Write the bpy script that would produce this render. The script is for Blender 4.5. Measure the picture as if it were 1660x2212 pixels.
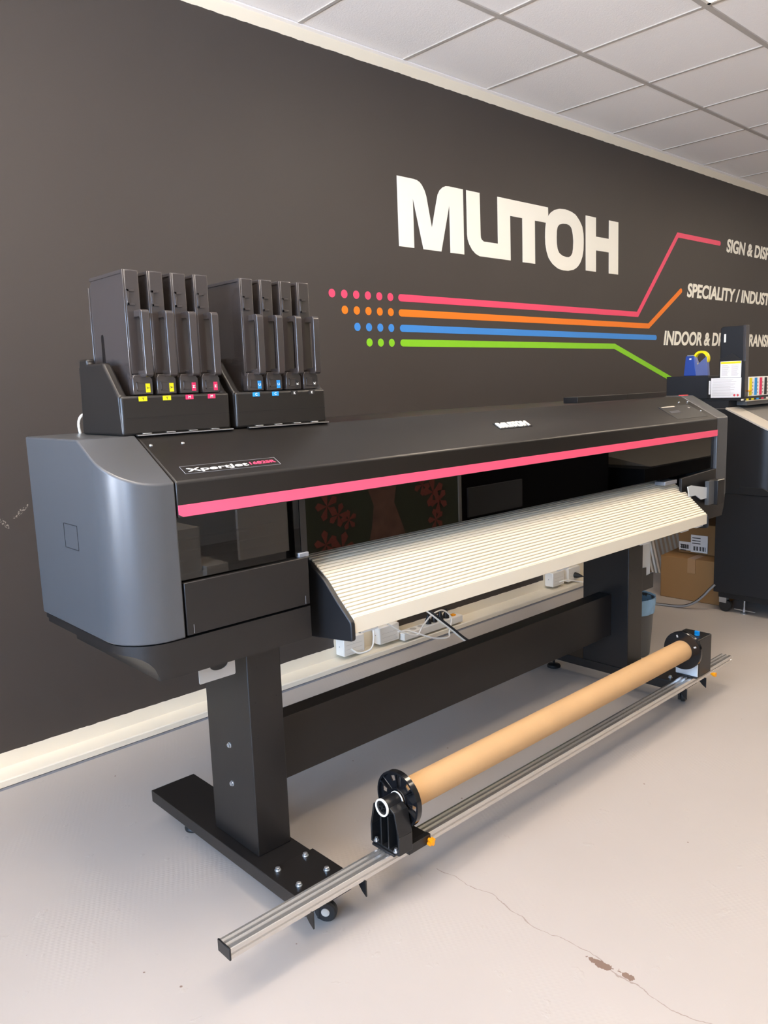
import bpy, bmesh, math, random
from mathutils import Vector, Matrix
random.seed(7)
sc = bpy.context.scene
for o in list(bpy.data.objects):
    bpy.data.objects.remove(o)
COL = sc.collection

# ------------------------------------------------------------------ camera
cam_d = bpy.data.cameras.new('camera')
cam = bpy.data.objects.new('camera', cam_d)
COL.objects.link(cam)
cam.location = (-2.1757, -2.7834, 1.29)
cam.rotation_euler = (1.4125, 0.0347, -0.7517)
cam_d.sensor_fit = 'VERTICAL'
cam_d.sensor_height = 24.0
cam_d.lens = 1710.3 / 2212 * 24.0
cam_d.clip_start = 0.05
sc.camera = cam

# ------------------------------------------------------------------ light
sc.view_settings.view_transform = 'Standard'
sc.view_settings.look = 'None'
sc.view_settings.gamma = 1.0
sc.view_settings.use_curve_mapping = False
sc.view_settings.exposure = 0.0
PANEL_EMIT = 22.5
PANEL_COL = (1.0, 0.84, 0.66)
DAY_POWER = 220.0
FILL_POWER = 1250.0
FILL_COL = (1.0, 0.87, 0.74)
DAY_COL = (0.42, 0.66, 1.0)
wd = bpy.data.worlds.new('world')
sc.world = wd
wd.use_nodes = True
wd.node_tree.nodes['Background'].inputs[0].default_value = (0.62, 0.78, 1.0, 1)
wd.node_tree.nodes['Background'].inputs[1].default_value = 1.2
XL, XR, YB, CEIL = -4.6, 8.2, -5.6, 2.759
WIN = [(-3.9, -2.5), (-2.1, -0.7)]          # window openings in wall_left (y range)
WZ0, WZ1 = 0.85, 2.35
for wy0, wy1 in WIN:
    ld = bpy.data.lights.new('window_daylight', 'AREA')
    ld.shape = 'RECTANGLE'
    ld.size = wy1 - wy0
    ld.size_y = WZ1 - WZ0
    ld.energy = DAY_POWER
    ld.color = DAY_COL
    lo = bpy.data.objects.new('window_daylight', ld)
    COL.objects.link(lo)
    lo.location = (XL - 0.25, (wy0 + wy1) / 2, (WZ0 + WZ1) / 2)
    lo.rotation_euler = (0, -math.pi / 2, 0)

# added fill lamps outside the windows, aimed up to brighten the ceiling
for wy0, wy1 in WIN:
    ld = bpy.data.lights.new('added_ceiling_fill', 'AREA')
    ld.shape = 'RECTANGLE'
    ld.size = 1.4
    ld.size_y = wy1 - wy0
    ld.energy = FILL_POWER
    ld.color = FILL_COL
    lo = bpy.data.objects.new('added_ceiling_fill', ld)
    COL.objects.link(lo)
    lo.location = (XL - 1.0, (wy0 + wy1) / 2, 0.35)
    lo.rotation_euler = (0, math.radians(-125), 0)

# ------------------------------------------------------------------ materials
def new_mat(name):
    m = bpy.data.materials.new(name)
    m.use_nodes = True
    nt = m.node_tree
    return m, nt, nt.nodes['Principled BSDF']

def mat(name, col, rough=0.5, metal=0.0, spec=0.5, bump=0.0, bscale=400.0, var=0.0, vscale=6.0, coat=0.0):
    m, nt, b = new_mat(name)
    b.inputs['Base Color'].default_value = (*col, 1)
    b.inputs['Roughness'].default_value = rough
    b.inputs['Metallic'].default_value = metal
    b.inputs['Specular IOR Level'].default_value = spec
    b.inputs['Coat Weight'].default_value = coat
    tc = nt.nodes.new('ShaderNodeTexCoord')
    if bump:
        n = nt.nodes.new('ShaderNodeTexNoise')
        n.inputs['Scale'].default_value = bscale
        nt.links.new(tc.outputs['Object'], n.inputs['Vector'])
        bp = nt.nodes.new('ShaderNodeBump')
        bp.inputs['Strength'].default_value = bump
        bp.inputs['Distance'].default_value = 0.001
        nt.links.new(n.outputs['Fac'], bp.inputs['Height'])
        nt.links.new(bp.outputs['Normal'], b.inputs['Normal'])
    if var:
        n2 = nt.nodes.new('ShaderNodeTexNoise')
        n2.inputs['Scale'].default_value = vscale
        n2.inputs['Detail'].default_value = 4
        nt.links.new(tc.outputs['Object'], n2.inputs['Vector'])
        mx = nt.nodes.new('ShaderNodeMix')
        mx.data_type = 'RGBA'
        mx.inputs['A'].default_value = (*[c * (1 - var) for c in col], 1)
        mx.inputs['B'].default_value = (*[min(1, c * (1 + var)) for c in col], 1)
        nt.links.new(n2.outputs['Fac'], mx.inputs['Factor'])
        nt.links.new(mx.outputs['Result'], b.inputs['Base Color'])
    return m

def glossy_pane(name, tint, f0=1.5, rough=0.02):
    m, nt, b = new_mat(name)
    nt.nodes.remove(b)
    out = nt.nodes['Material Output']
    tr = nt.nodes.new('ShaderNodeBsdfTransparent')
    tr.inputs[0].default_value = (*tint, 1)
    gl = nt.nodes.new('ShaderNodeBsdfGlossy')
    gl.inputs['Roughness'].default_value = rough
    fr = nt.nodes.new('ShaderNodeFresnel')
    fr.inputs[0].default_value = f0
    mx = nt.nodes.new('ShaderNodeMixShader')
    nt.links.new(fr.outputs[0], mx.inputs[0])
    nt.links.new(tr.outputs[0], mx.inputs[1])
    nt.links.new(gl.outputs[0], mx.inputs[2])
    nt.links.new(mx.outputs[0], out.inputs[0])
    return m

M = {}
M['cream'] = mat('cream_paint', (0.82, 0.745, 0.60), 0.5, var=0.04)
M['ceiling'] = mat('ceiling_tile', (0.90, 0.86, 0.83), 0.9, spec=0.2, bump=0.9, bscale=160)
M['grid'] = mat('ceiling_tee', (0.46, 0.42, 0.38), 0.6)
M['white_pl'] = mat('white_plastic', (0.86, 0.82, 0.74), 0.4)
M['cover'] = mat('grey_satin_cover', (0.066, 0.068, 0.072), 0.31, spec=0.6, bump=0.05, bscale=900)
M['lid'] = mat('black_satin_lid', (0.011, 0.009, 0.0075), 0.32, spec=0.5, bump=0.05, bscale=1500)
M['black'] = mat('black_powder_coat', (0.0078, 0.0064, 0.0058), 0.40, spec=0.55, bump=0.1, bscale=1200)
M['deep'] = mat('deep_black', (0.006, 0.006, 0.006), 0.6)
M['plate'] = mat('black_side_plate', (0.010, 0.010, 0.011), 0.4, spec=0.45)
M['pink'] = mat('pink_stripe', (0.90, 0.10, 0.19), 0.4)
M['slat'] = mat('silver_slats', (0.74, 0.68, 0.55), 0.36, metal=0.1, spec=0.6)
M['alu'] = mat('aluminium_extrusion', (0.70, 0.67, 0.63), 0.24, metal=0.85)
M['steel'] = mat('zinc_steel', (0.62, 0.64, 0.66), 0.3, metal=0.9)
M['bracketsteel'] = mat('bright_bracket', (0.72, 0.76, 0.78), 0.35, metal=0.4)
M['greymetal'] = mat('grey_metal', (0.30, 0.31, 0.33), 0.4, metal=0.4)
M['tank'] = mat('smoky_plastic', (0.040, 0.033, 0.031), 0.22, spec=0.6, coat=0.3)
M['holder'] = mat('black_holder', (0.012, 0.010, 0.0085), 0.36, spec=0.5)
M['gloss'] = mat('gloss_black', (0.008, 0.008, 0.009), 0.12, spec=0.6)
M['softblack'] = mat('soft_black_plastic', (0.009, 0.009, 0.0095), 0.35)
M['yellow'] = mat('yellow_label', (0.88, 0.72, 0.0), 0.5)
M['magenta'] = mat('magenta_label', (0.78, 0.025, 0.11), 0.5)
M['cyan'] = mat('cyan_label', (0.02, 0.30, 0.72), 0.5)
M['blacklab'] = mat('black_label', (0.015, 0.013, 0.012), 0.5)
M['white'] = mat('white_ink', (0.85, 0.83, 0.78), 0.5)
M['dark_ink'] = mat('dark_ink', (0.05, 0.045, 0.04), 0.6)
M['ink_grey'] = mat('grey_print', (0.45, 0.36, 0.34), 0.6)
M['paper'] = mat('white_paper', (0.86, 0.84, 0.81), 0.6)
M['orange_pl'] = mat('orange_plastic', (0.95, 0.36, 0.005), 0.4)
M['blue_knob'] = mat('blue_knob', (0.0, 0.26, 0.72), 0.4)
M['red_ink'] = mat('red_ink', (0.7, 0.06, 0.07), 0.6)
M['tube'] = mat('kraft_tube', (0.53, 0.325, 0.155), 0.7, spec=0.25, var=0.07, vscale=9, bump=0.2, bscale=300)
M['card'] = mat('cardboard', (0.30, 0.165, 0.066), 0.75, spec=0.2, var=0.06, vscale=5)
M['plank'] = mat('pale_board', (0.78, 0.66, 0.50), 0.6, var=0.2, vscale=4)
M['bluebag'] = mat('blue_bin_liner', (0.24, 0.44, 0.66), 0.25)
M['bin'] = mat('dark_grey_bin', (0.085, 0.088, 0.09), 0.4)
M['blue_disp'] = mat('blue_dispenser', (0.02, 0.06, 0.30), 0.35)
M['blue_disp2'] = mat('blue_dispenser_side', (0.10, 0.13, 0.30), 0.4)
M['tape'] = mat('yellow_tape', (0.92, 0.74, 0.0), 0.35)
M['rubber'] = mat('black_rubber', (0.012, 0.012, 0.012), 0.5)
M['sheetmetal_dark'] = mat('black_metal_box', (0.011, 0.011, 0.013), 0.45)
M['lightgrey'] = mat('light_grey_cover', (0.50, 0.46, 0.40), 0.5, var=0.05)
M['dgrey_lid'] = mat('grey_lid', (0.17, 0.16, 0.15), 0.45)
M['logo'] = mat('cream_vinyl', (0.96, 0.92, 0.80), 0.5)
M['w_pink'] = mat('pink_vinyl', (0.92, 0.065, 0.155), 0.5)
M['w_orange'] = mat('orange_vinyl', (0.95, 0.215, 0.004), 0.5)
M['w_blue'] = mat('blue_vinyl', (0.045, 0.27, 0.73), 0.5)
M['w_green'] = mat('green_vinyl', (0.26, 0.66, 0.012), 0.5)
M['wood_floor'] = None
M['tape_clear'] = mat('packing_tape', (0.36, 0.21, 0.10), 0.3)
M['screen'] = mat('lcd_screen', (0.10, 0.10, 0.11), 0.15)
M['window_tint'] = glossy_pane('tinted_acrylic', (0.28, 0.25, 0.22), 1.65, 0.01)
M['glass'] = glossy_pane('window_glass', (0.95, 0.97, 1.0), 1.45, 0.0)
M['clearbag'] = glossy_pane('clear_plastic', (0.8, 0.85, 0.88), 1.5, 0.08)
def emis(name, col, s):
    m, nt, b = new_mat(name)
    b.inputs['Base Color'].default_value = (0.9, 0.9, 0.9, 1)
    b.inputs['Emission Color'].default_value = (*col, 1)
    b.inputs['Emission Strength'].default_value = s
    return m
M['led'] = emis('led_diffuser', PANEL_COL, PANEL_EMIT)

def wall_material():
    """dark paint between two heights with a few unpainted notches at the sockets"""
    m, nt, b = new_mat('dark_wall_paint')
    N, L = nt.nodes, nt.links
    tc = N.new('ShaderNodeTexCoord')
    sx = N.new('ShaderNodeSeparateXYZ')
    L.new(tc.outputs['Object'], sx.inputs[0])
    nz = N.new('ShaderNodeTexNoise')
    nz.inputs['Scale'].default_value = 22
    nz.inputs['Detail'].default_value = 6
    L.new(tc.outputs['Object'], nz.inputs['Vector'])
    def math_(op, a, b_=0.0):
        n = N.new('ShaderNodeMath'); n.operation = op
        for i, v in enumerate((a, b_)):
            if hasattr(v, 'node'): L.new(v, n.inputs[i])
            else: n.inputs[i].default_value = v
        return n.outputs[0]
    jit = math_('MULTIPLY', math_('SUBTRACT', nz.outputs['Fac'], 0.5), 0.009)
    z = math_('ADD', sx.outputs['Z'], jit)
    x = math_('ADD', sx.outputs['X'], jit)
    up = math_('GREATER_THAN', z, 0.0925)
    dn = math_('LESS_THAN', z, 2.7085)
    body = math_('MULTIPLY', up, dn)
    low = math_('LESS_THAN', z, 0.30)
    n1 = math_('MULTIPLY', math_('GREATER_THAN', x, 0.05), math_('LESS_THAN', x, 0.462))
    n2 = math_('MULTIPLY', math_('GREATER_THAN', x, 1.692), math_('LESS_THAN', x, 2.45))
    notch = math_('MULTIPLY', low, math_('ADD', n1, n2))
    dark = math_('MULTIPLY', body, math_('SUBTRACT', 1.0, notch))
    nb = N.new('ShaderNodeTexNoise'); nb.inputs['Scale'].default_value = 1.6; nb.inputs['Detail'].default_value = 5
    L.new(tc.outputs['Object'], nb.inputs['Vector'])
    cd = N.new('ShaderNodeMix'); cd.data_type = 'RGBA'
    cd.inputs['A'].default_value = (0.0475, 0.0385, 0.0330, 1)
    cd.inputs['B'].default_value = (0.0550, 0.0450, 0.0385, 1)
    L.new(nb.outputs['Fac'], cd.inputs['Factor'])
    # two pale scuffs left of the printer
    sn = N.new('ShaderNodeTexNoise'); sn.inputs['Scale'].default_value = 160
    L.new(tc.outputs['Object'], sn.inputs['Vector'])
    sc_ = None
    for px_, pz_, ca, sa, ln_ in ((-1.277, .912, .77, .64, .034), (-1.335, .881, .6, -.8, .026), (-.70, 1.02, .7, .7, .012)):
        a_ = math_('ADD', sx.outputs['X'], -px_); b_ = math_('ADD', sx.outputs['Z'], -pz_)
        u = math_('ADD', math_('MULTIPLY', a_, ca), math_('MULTIPLY', b_, sa))
        w = math_('SUBTRACT', math_('MULTIPLY', b_, ca), math_('MULTIPLY', a_, sa))
        e_ = math_('ADD', math_('POWER', math_('ABSOLUTE', math_('DIVIDE', u, ln_)), 2.0), math_('POWER', math_('ABSOLUTE', math_('DIVIDE', w, .007)), 2.0))
        m_ = math_('MULTIPLY', math_('LESS_THAN', e_, 1.0), math_('GREATER_THAN', sn.outputs['Fac'], 0.53))
        sc_ = m_ if sc_ is None else math_('MAXIMUM', sc_, m_)
    dark = math_('MULTIPLY', dark, math_('SUBTRACT', 1.0, math_('MULTIPLY', sc_, 0.25)))
    mx = N.new('ShaderNodeMix'); mx.data_type = 'RGBA'
    mx.inputs['A'].default_value = (0.84, 0.76, 0.61, 1)
    L.new(dark, mx.inputs['Factor'])
    L.new(cd.outputs['Result'], mx.inputs['B'])
    L.new(mx.outputs['Result'], b.inputs['Base Color'])
    b.inputs['Roughness'].default_value = 0.55
    b.inputs['Specular IOR Level'].default_value = 0.45
    fine = N.new('ShaderNodeTexNoise'); fine.inputs['Scale'].default_value = 260
    L.new(tc.outputs['Object'], fine.inputs['Vector'])
    bp = N.new('ShaderNodeBump'); bp.inputs['Strength'].default_value = 0.12; bp.inputs['Distance'].default_value = 0.001
    L.new(fine.outputs['Fac'], bp.inputs['Height'])
    L.new(bp.outputs['Normal'], b.inputs['Normal'])
    return m
M['wall'] = wall_material()

def floor_material():
    m, nt, b = new_mat('painted_concrete')
    N, L = nt.nodes, nt.links
    tc = N.new('ShaderNodeTexCoord')
    n1 = N.new('ShaderNodeTexNoise'); n1.inputs['Scale'].default_value = 1.3; n1.inputs['Detail'].default_value = 6
    L.new(tc.outputs['Object'], n1.inputs['Vector'])
    c1 = N.new('ShaderNodeMix'); c1.data_type = 'RGBA'
    c1.inputs['A'].default_value = (0.385, 0.345, 0.31, 1)
    c1.inputs['B'].default_value = (0.46, 0.415, 0.375, 1)
    L.new(n1.outputs['Fac'], c1.inputs['Factor'])
    # sparse dark specks
    v = N.new('ShaderNodeTexVoronoi'); v.inputs['Scale'].default_value = 9.0
    L.new(tc.outputs['Object'], v.inputs['Vector'])
    nd = N.new('ShaderNodeTexNoise'); nd.inputs['Scale'].default_value = 90
    L.new(tc.outputs['Object'], nd.inputs['Vector'])
    add = N.new('ShaderNodeMath'); add.operation = 'MULTIPLY_ADD'
    L.new(nd.outputs['Fac'], add.inputs[0]); add.inputs[1].default_value = 0.05
    L.new(v.outputs['Distance'], add.inputs[2])
    rp = N.new('ShaderNodeValToRGB')
    rp.color_ramp.elements[0].position = 0.046; rp.color_ramp.elements[0].color = (1, 1, 1, 1)
    rp.color_ramp.elements[1].position = 0.056; rp.color_ramp.elements[1].color = (0, 0, 0, 1)
    L.new(add.outputs[0], rp.inputs[0])
    # slab joint crack running away from the camera, with two brown paint chips
    sx = N.new('ShaderNodeSeparateXYZ'); L.new(tc.outputs['Object'], sx.inputs[0])
    def mt(op, a, b_=0.0):
        n = N.new('ShaderNodeMath'); n.operation = op
        for i, v_ in enumerate((a, b_)):
            if hasattr(v_, 'node'): L.new(v_, n.inputs[i])
            else: n.inputs[i].default_value = v_
        return n.outputs[0]
    cn = N.new('ShaderNodeTexNoise'); cn.inputs['Scale'].default_value = 7; cn.inputs['Detail'].default_value = 8
    L.new(tc.outputs['Object'], cn.inputs['Vector'])
    wob = mt('MULTIPLY', mt('SUBTRACT', cn.outputs['Fac'], 0.5), 0.09)
    dx = mt('ABSOLUTE', mt('ADD', mt('ADD', sx.outputs['X'], 0.766), wob))
    wid = mt('MULTIPLY', nd.outputs['Fac'], 0.0026)
    crack = mt('MULTIPLY', mt('LESS_THAN', dx, wid), mt('MULTIPLY', mt('LESS_THAN', sx.outputs['Y'], -1.42), mt('GREATER_THAN', sx.outputs['Y'], -3.2)))
    chips = None
    for px_, py_, r_ in ((-.772, -1.930, .011), (-.764, -1.985, .008), (-.775, -1.905, .006)):
        ddx = mt('ADD', sx.outputs['X'], -px_); ddy = mt('MULTIPLY', mt('ADD', sx.outputs['Y'], -py_), 0.45)
        dd = mt('SQRT', mt('ADD', mt('MULTIPLY', ddx, ddx), mt('MULTIPLY', ddy, ddy)))
        c_ = mt('LESS_THAN', mt('ADD', dd, mt('MULTIPLY', mt('SUBTRACT', nd.outputs['Fac'], .5), .02)), r_)
        chips = c_ if chips is None else mt('MAXIMUM', chips, c_)
    mark = mt('MAXIMUM', mt('MULTIPLY', crack, 0.55), mt('MAXIMUM', chips, rp.outputs[0]))
    c2 = N.new('ShaderNodeMix'); c2.data_type = 'RGBA'
    L.new(mark, c2.inputs['Factor'])
    L.new(c1.outputs['Result'], c2.inputs['A'])
    c2.inputs['B'].default_value = (0.19, 0.125, 0.095, 1)
    L.new(c2.outputs['Result'], b.inputs['Base Color'])
    b.inputs['Roughness'].default_value = 0.38
    b.inputs['Specular IOR Level'].default_value = 0.45
    # woven dents in patches + soft chips
    mp = N.new('ShaderNodeMapping'); mp.inputs['Rotation'].default_value = (0, 0, 0.5)
    L.new(tc.outputs['Object'], mp.inputs['Vector'])
    w1 = N.new('ShaderNodeTexWave'); w1.inputs['Scale'].default_value = 24; w1.inputs['Distortion'].default_value = 3.0; w1.inputs['Detail Scale'].default_value = 0.4; w1.bands_direction = 'X'
    w2 = N.new('ShaderNodeTexWave'); w2.inputs['Scale'].default_value = 31; w2.inputs['Distortion'].default_value = 3.0; w2.inputs['Detail Scale'].default_value = 0.4; w2.bands_direction = 'Y'
    L.new(mp.outputs[0], w1.inputs['Vector']); L.new(mp.outputs[0], w2.inputs['Vector'])
    mu = N.new('ShaderNodeMath'); mu.operation = 'MULTIPLY'
    L.new(w1.outputs['Fac'], mu.inputs[0]); L.new(w2.outputs['Fac'], mu.inputs[1])
    pm = N.new('ShaderNodeTexNoise'); pm.inputs['Scale'].default_value = 2.6; pm.inputs['Detail'].default_value = 3
    L.new(tc.outputs['Object'], pm.inputs['Vector'])
    pr = N.new('ShaderNodeValToRGB')
    pr.color_ramp.elements[0].position = 0.50; pr.color_ramp.elements[1].position = 0.68
    L.new(pm.outputs['Fac'], pr.inputs[0])
    mu2 = N.new('ShaderNodeMath'); mu2.operation = 'MULTIPLY'
    L.new(mu.outputs[0], mu2.inputs[0]); L.new(pr.outputs[0], mu2.inputs[1])
    ch = N.new('ShaderNodeTexNoise'); ch.inputs['Scale'].default_value = 16; ch.inputs['Detail'].default_value = 4
    L.new(tc.outputs['Object'], ch.inputs['Vector'])
    cr = N.new('ShaderNodeValToRGB')
    cr.color_ramp.elements[0].position = 0.66; cr.color_ramp.elements[1].position = 0.72
    L.new(ch.outputs['Fac'], cr.inputs[0])
    sm = N.new('ShaderNodeMath'); sm.operation = 'MULTIPLY_ADD'
    L.new(cr.outputs[0], sm.inputs[0]); sm.inputs[1].default_value = 1.6; L.new(mu2.outputs[0], sm.inputs[2])
    bp = N.new('ShaderNodeBump'); bp.inputs['Strength'].default_value = 0.36; bp.inputs['Distance'].default_value = 0.0011
    L.new(sm.outputs[0], bp.inputs['Height'])
    L.new(bp.outputs['Normal'], b.inputs['Normal'])
    return m
M['floor'] = floor_material()

# ------------------------------------------------------------------ mesh helpers
class MB:
    def __init__(s):
        s.bm = bmesh.new()
    def box(s, x0, x1, y0, y1, z0, z1, rot=None):
        v = [Vector((x, y, z)) for z in (z0, z1) for x, y in ((x0, y0), (x1, y0), (x1, y1), (x0, y1))]
        if rot is not None:
            c = Vector(((x0 + x1) / 2, (y0 + y1) / 2, (z0 + z1) / 2))
            v = [rot @ (p - c) + c for p in v]
        b = [s.bm.verts.new(p) for p in v]
        for f in ((3, 2, 1, 0), (4, 5, 6, 7), (0, 1, 5, 4), (1, 2, 6, 5), (2, 3, 7, 6), (3, 0, 4, 7)):
            s.bm.faces.new([b[i] for i in f])
        return s
    def prism(s, pts, axis, a0, a1):
        """polygon pts in the two other axes (in xyz order), extruded along axis"""
        def P(p, a):
            if axis == 'x': return (a, p[0], p[1])
            if axis == 'y': return (p[0], a, p[1])
            return (p[0], p[1], a)
        A = [s.bm.verts.new(P(p, a0)) for p in pts]
        B = [s.bm.verts.new(P(p, a1)) for p in pts]
        n = len(pts)
        s.bm.faces.new(A); s.bm.faces.new(B[::-1])
        for i in range(n):
            s.bm.faces.new((A[i], B[i], B[(i + 1) % n], A[(i + 1) % n]))
        return s
    def loft(s, rings, caps=True, closed=True):
        R = [[s.bm.verts.new(p) for p in r] for r in rings]
        n = len(R[0])
        for a, b in zip(R, R[1:]):
            for i in range(n if closed else n - 1):
                j = (i + 1) % n
                s.bm.faces.new((a[i], a[j], b[j], b[i]))
        if caps:
            s.bm.faces.new(R[0]); s.bm.faces.new(R[-1][::-1])
        return s
    def cyl(s, c, axis, r, a0, a1, n=24, r2=None):
        r2 = r if r2 is None else r2
        def ring(rr, a):
            out = []
            for i in range(n):
                t = 2 * math.pi * i / n
                u, w = rr * math.cos(t), rr * math.sin(t)
                if axis == 'x': out.append((a, c[0] + u, c[1] + w))
                elif axis == 'y': out.append((c[0] + u, a, c[1] + w))
                else: out.append((c[0] + u, c[1] + w, a))
            return out
        return s.loft([ring(r, a0), ring(r2, a1)])
    def lathe(s, c, axis, prof, n=32, closed=False):
        """prof list of (a, r); closed joins last to first (a solid ring)"""
        rings = []
        for a, r in prof:
            ring = []
            for i in range(n):
                t = 2 * math.pi * i / n
                u, w = r * math.cos(t), r * math.sin(t)
                if axis == 'x': ring.append((a, c[0] + u, c[1] + w))
                elif axis == 'y': ring.append((c[0] + u, a, c[1] + w))
                else: ring.append((c[0] + u, c[1] + w, a))
            rings.append(ring)
        if closed:
            rings.append(rings[0])
            s.loft(rings, caps=False)
            bmesh.ops.remove_doubles(s.bm, verts=s.bm.verts, dist=1e-6)
            return s
        return s.loft(rings)
    def tube(s, pts, r, n=8):
        P = [Vector(p) for p in pts]
        rings = []
        up = Vector((0.13, 0.21, 1)).normalized()
        for i, p in enumerate(P):
            d = (P[min(i + 1, len(P) - 1)] - P[max(i - 1, 0)]).normalized()
            a = d.cross(up)
            if a.length < 1e-4: a = d.cross(Vector((1, 0, 0)))
            a.normalize(); b = d.cross(a)
            rings.append([p + r * (math.cos(2 * math.pi * k / n) * a + math.sin(2 * math.pi * k / n) * b) for k in range(n)])
        return s.loft(rings)
    def build(s, name, m, parent=None, bevel=0.0, smooth=False, seg=2, angle=35):
        bmesh.ops.recalc_face_normals(s.bm, faces=s.bm.faces)
        me = bpy.data.meshes.new(name)
        s.bm.to_mesh(me); s.bm.free()
        me.materials.append(m)
        o = bpy.data.objects.new(name, me)
        COL.objects.link(o)
        if bevel:
            bv = o.modifiers.new('bevel', 'BEVEL')
            bv.width = bevel; bv.segments = seg; bv.limit_method = 'ANGLE'; bv.angle_limit = math.radians(angle)
            bv.harden_normals = False
        if smooth or bevel:
            for p in me.polygons: p.use_smooth = True
            me.set_sharp_from_angle(angle=math.radians(40))
        if parent is not None:
            o.parent = parent
            o.matrix_parent_inverse = Matrix.Translation(-world_loc(parent))
        return o

def world_loc(o):
    return Vector(o.location) if o.type == 'EMPTY' else Vector((0, 0, 0))

def tag(o, label, cat, group=None, kind=None):
    o['label'] = label; o['category'] = cat
    if group: o['group'] = group
    if kind: o['kind'] = kind
    return o
def thing(name, label, cat, loc=(0, 0, 0), group=None):
    o = bpy.data.objects.new(name, None)
    COL.objects.link(o)
    o.location = loc
    o.empty_display_size = 0.1
    return tag(o, label, cat, group)
def struct(o):
    o['kind'] = 'structure'
    return o
def box(name, m, x0, x1, y0, y1, z0, z1, parent=None, bevel=0.0, **k):
    return MB().box(x0, x1, y0, y1, z0, z1).build(name, m, parent, bevel, **k)

def arc(cx, cy, r, a0, a1, n):
    return [(cx + r * math.cos(math.radians(a0 + (a1 - a0) * i / n)), cy + r * math.sin(math.radians(a0 + (a1 - a0) * i / n))) for i in range(n + 1)]
def smooth_path(pts, n=8):
    P = [Vector(p) for p in pts]
    out = []
    for i in range(len(P) - 1):
        p0, p1, p2, p3 = P[max(i - 1, 0)], P[i], P[i + 1], P[min(i + 2, len(P) - 1)]
        for k in range(n):
            t = k / n
            out.append(0.5 * ((2 * p1) + (p2 - p0) * t + (2 * p0 - 5 * p1 + 4 * p2 - p3) * t * t + (3 * p1 - p0 - 3 * p2 + p3) * t ** 3))
    out.append(P[-1])
    return out

def text_mesh(name, s, m, cap, parent=None, origin=(0, 0, 0), rot=None, width=None, bold=0.0, shear=0.0, depth=0.0008, ref=None, align='LEFT', mirror=False):
    """lettering as a mesh; cap = capital height; width = width of ref (or of s)"""
    def mk(t):
        cu = bpy.data.curves.new('txt', 'FONT')
        cu.body = t; cu.size = 1.0; cu.offset = bold; cu.shear = shear; cu.extrude = 0.001
        cu.resolution_u = 6
        ob = bpy.data.objects.new('txt', cu)
        COL.objects.link(ob)
        dg = bpy.context.evaluated_depsgraph_get()
        me = bpy.data.meshes.new_from_object(ob.evaluated_get(dg))
        bpy.data.objects.remove(ob); bpy.data.curves.remove(cu)
        return me
    h = mk('H'); ys = [v.co.y for v in h.vertices]; ch = max(ys) - min(ys); b0 = min(ys)
    bpy.data.meshes.remove(h)
    sy = cap / ch
    sx = sy
    if width:
        r = mk(ref or s); xs = [v.co.x for v in r.vertices]
        sx = width / (max(xs) - min(xs)); bpy.data.meshes.remove(r)
    me = mk(s)
    xs = [v.co.x for v in me.vertices]
    x0 = min(xs) if align == 'LEFT' else (min(xs) + max(xs)) / 2
    R = rot if rot is not None else Matrix.Rotation(math.pi / 2, 3, 'X')
    for v in me.vertices:
        p = Vector(((v.co.x - x0) * sx, (v.co.y - b0 - (ch / 2 if align != 'LEFT' else 0)) * sy, (v.co.z / 0.001) * depth / 2))
        v.co = R @ p + Vector(origin)
    me.name = name
    me.materials.clear(); me.materials.append(m)
    o = bpy.data.objects.new(name, me)
    COL.objects.link(o)
    if parent is not None:
        o.parent = parent
        o.matrix_parent_inverse = Matrix.Translation(-world_loc(parent))
    return o

# ------------------------------------------------------------------ room
struct(box('floor', M['floor'], XL - .1, XR + .1, YB - .1, 0.1, -0.1, 0.0))
struct(box('ceiling', M['ceiling'], XL - .1, XR + .1, YB - .1, 0.1, CEIL + 0.006, CEIL + 0.1))
struct(box('wall_back', M['wall'], XL - .1, XR + .1, 0.0, 0.1, 0.0, CEIL + 0.006))
M['wall_plain'] = mat('dark_brown_wall', (0.10, 0.086, 0.074), 0.6)
M['wall_light'] = mat('light_wall', (0.80, 0.75, 0.68), 0.7)
struct(box('wall_right', M['wall_light'], XR, XR + .1, YB, 0.0, 0.0, CEIL + 0.006))
struct(box('wall_front', M['wall_light'], XL, XR, YB - .1, YB, 0.0, CEIL + 0.006))
wl = MB()
ys = [YB] + [v for w in WIN for v in w] + [0.0]
for i in range(0, len(ys), 2):
    wl.box(XL - .1, XL, ys[i], ys[i + 1], 0, CEIL + 0.006)
for a, b in WIN:
    wl.box(XL - .1, XL, a, b, 0, WZ0); wl.box(XL - .1, XL, a, b, WZ1, CEIL + 0.006)
struct(wl.build('wall_left', M['wall_light']))
for i, (a, b) in enumerate(WIN):
    w = MB()
    for y0, y1, z0, z1 in ((a, a + .05, WZ0, WZ1), (b - .05, b, WZ0, WZ1), (a, b, WZ0, WZ0 + .05), (a, b, WZ1 - .05, WZ1), ((a + b) / 2 - .025, (a + b) / 2 + .025, WZ0, WZ1)):
        w.box(XL - .08, XL - .02, y0, y1, z0, z1)
    wo = struct(w.build('window_%d' % (i + 1), M['white_pl']))
    MB().box(XL - .052, XL - .048, a + .04, b - .04, WZ0 + .04, WZ1 - .04).build('window_pane', M['glass'], wo)
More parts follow.
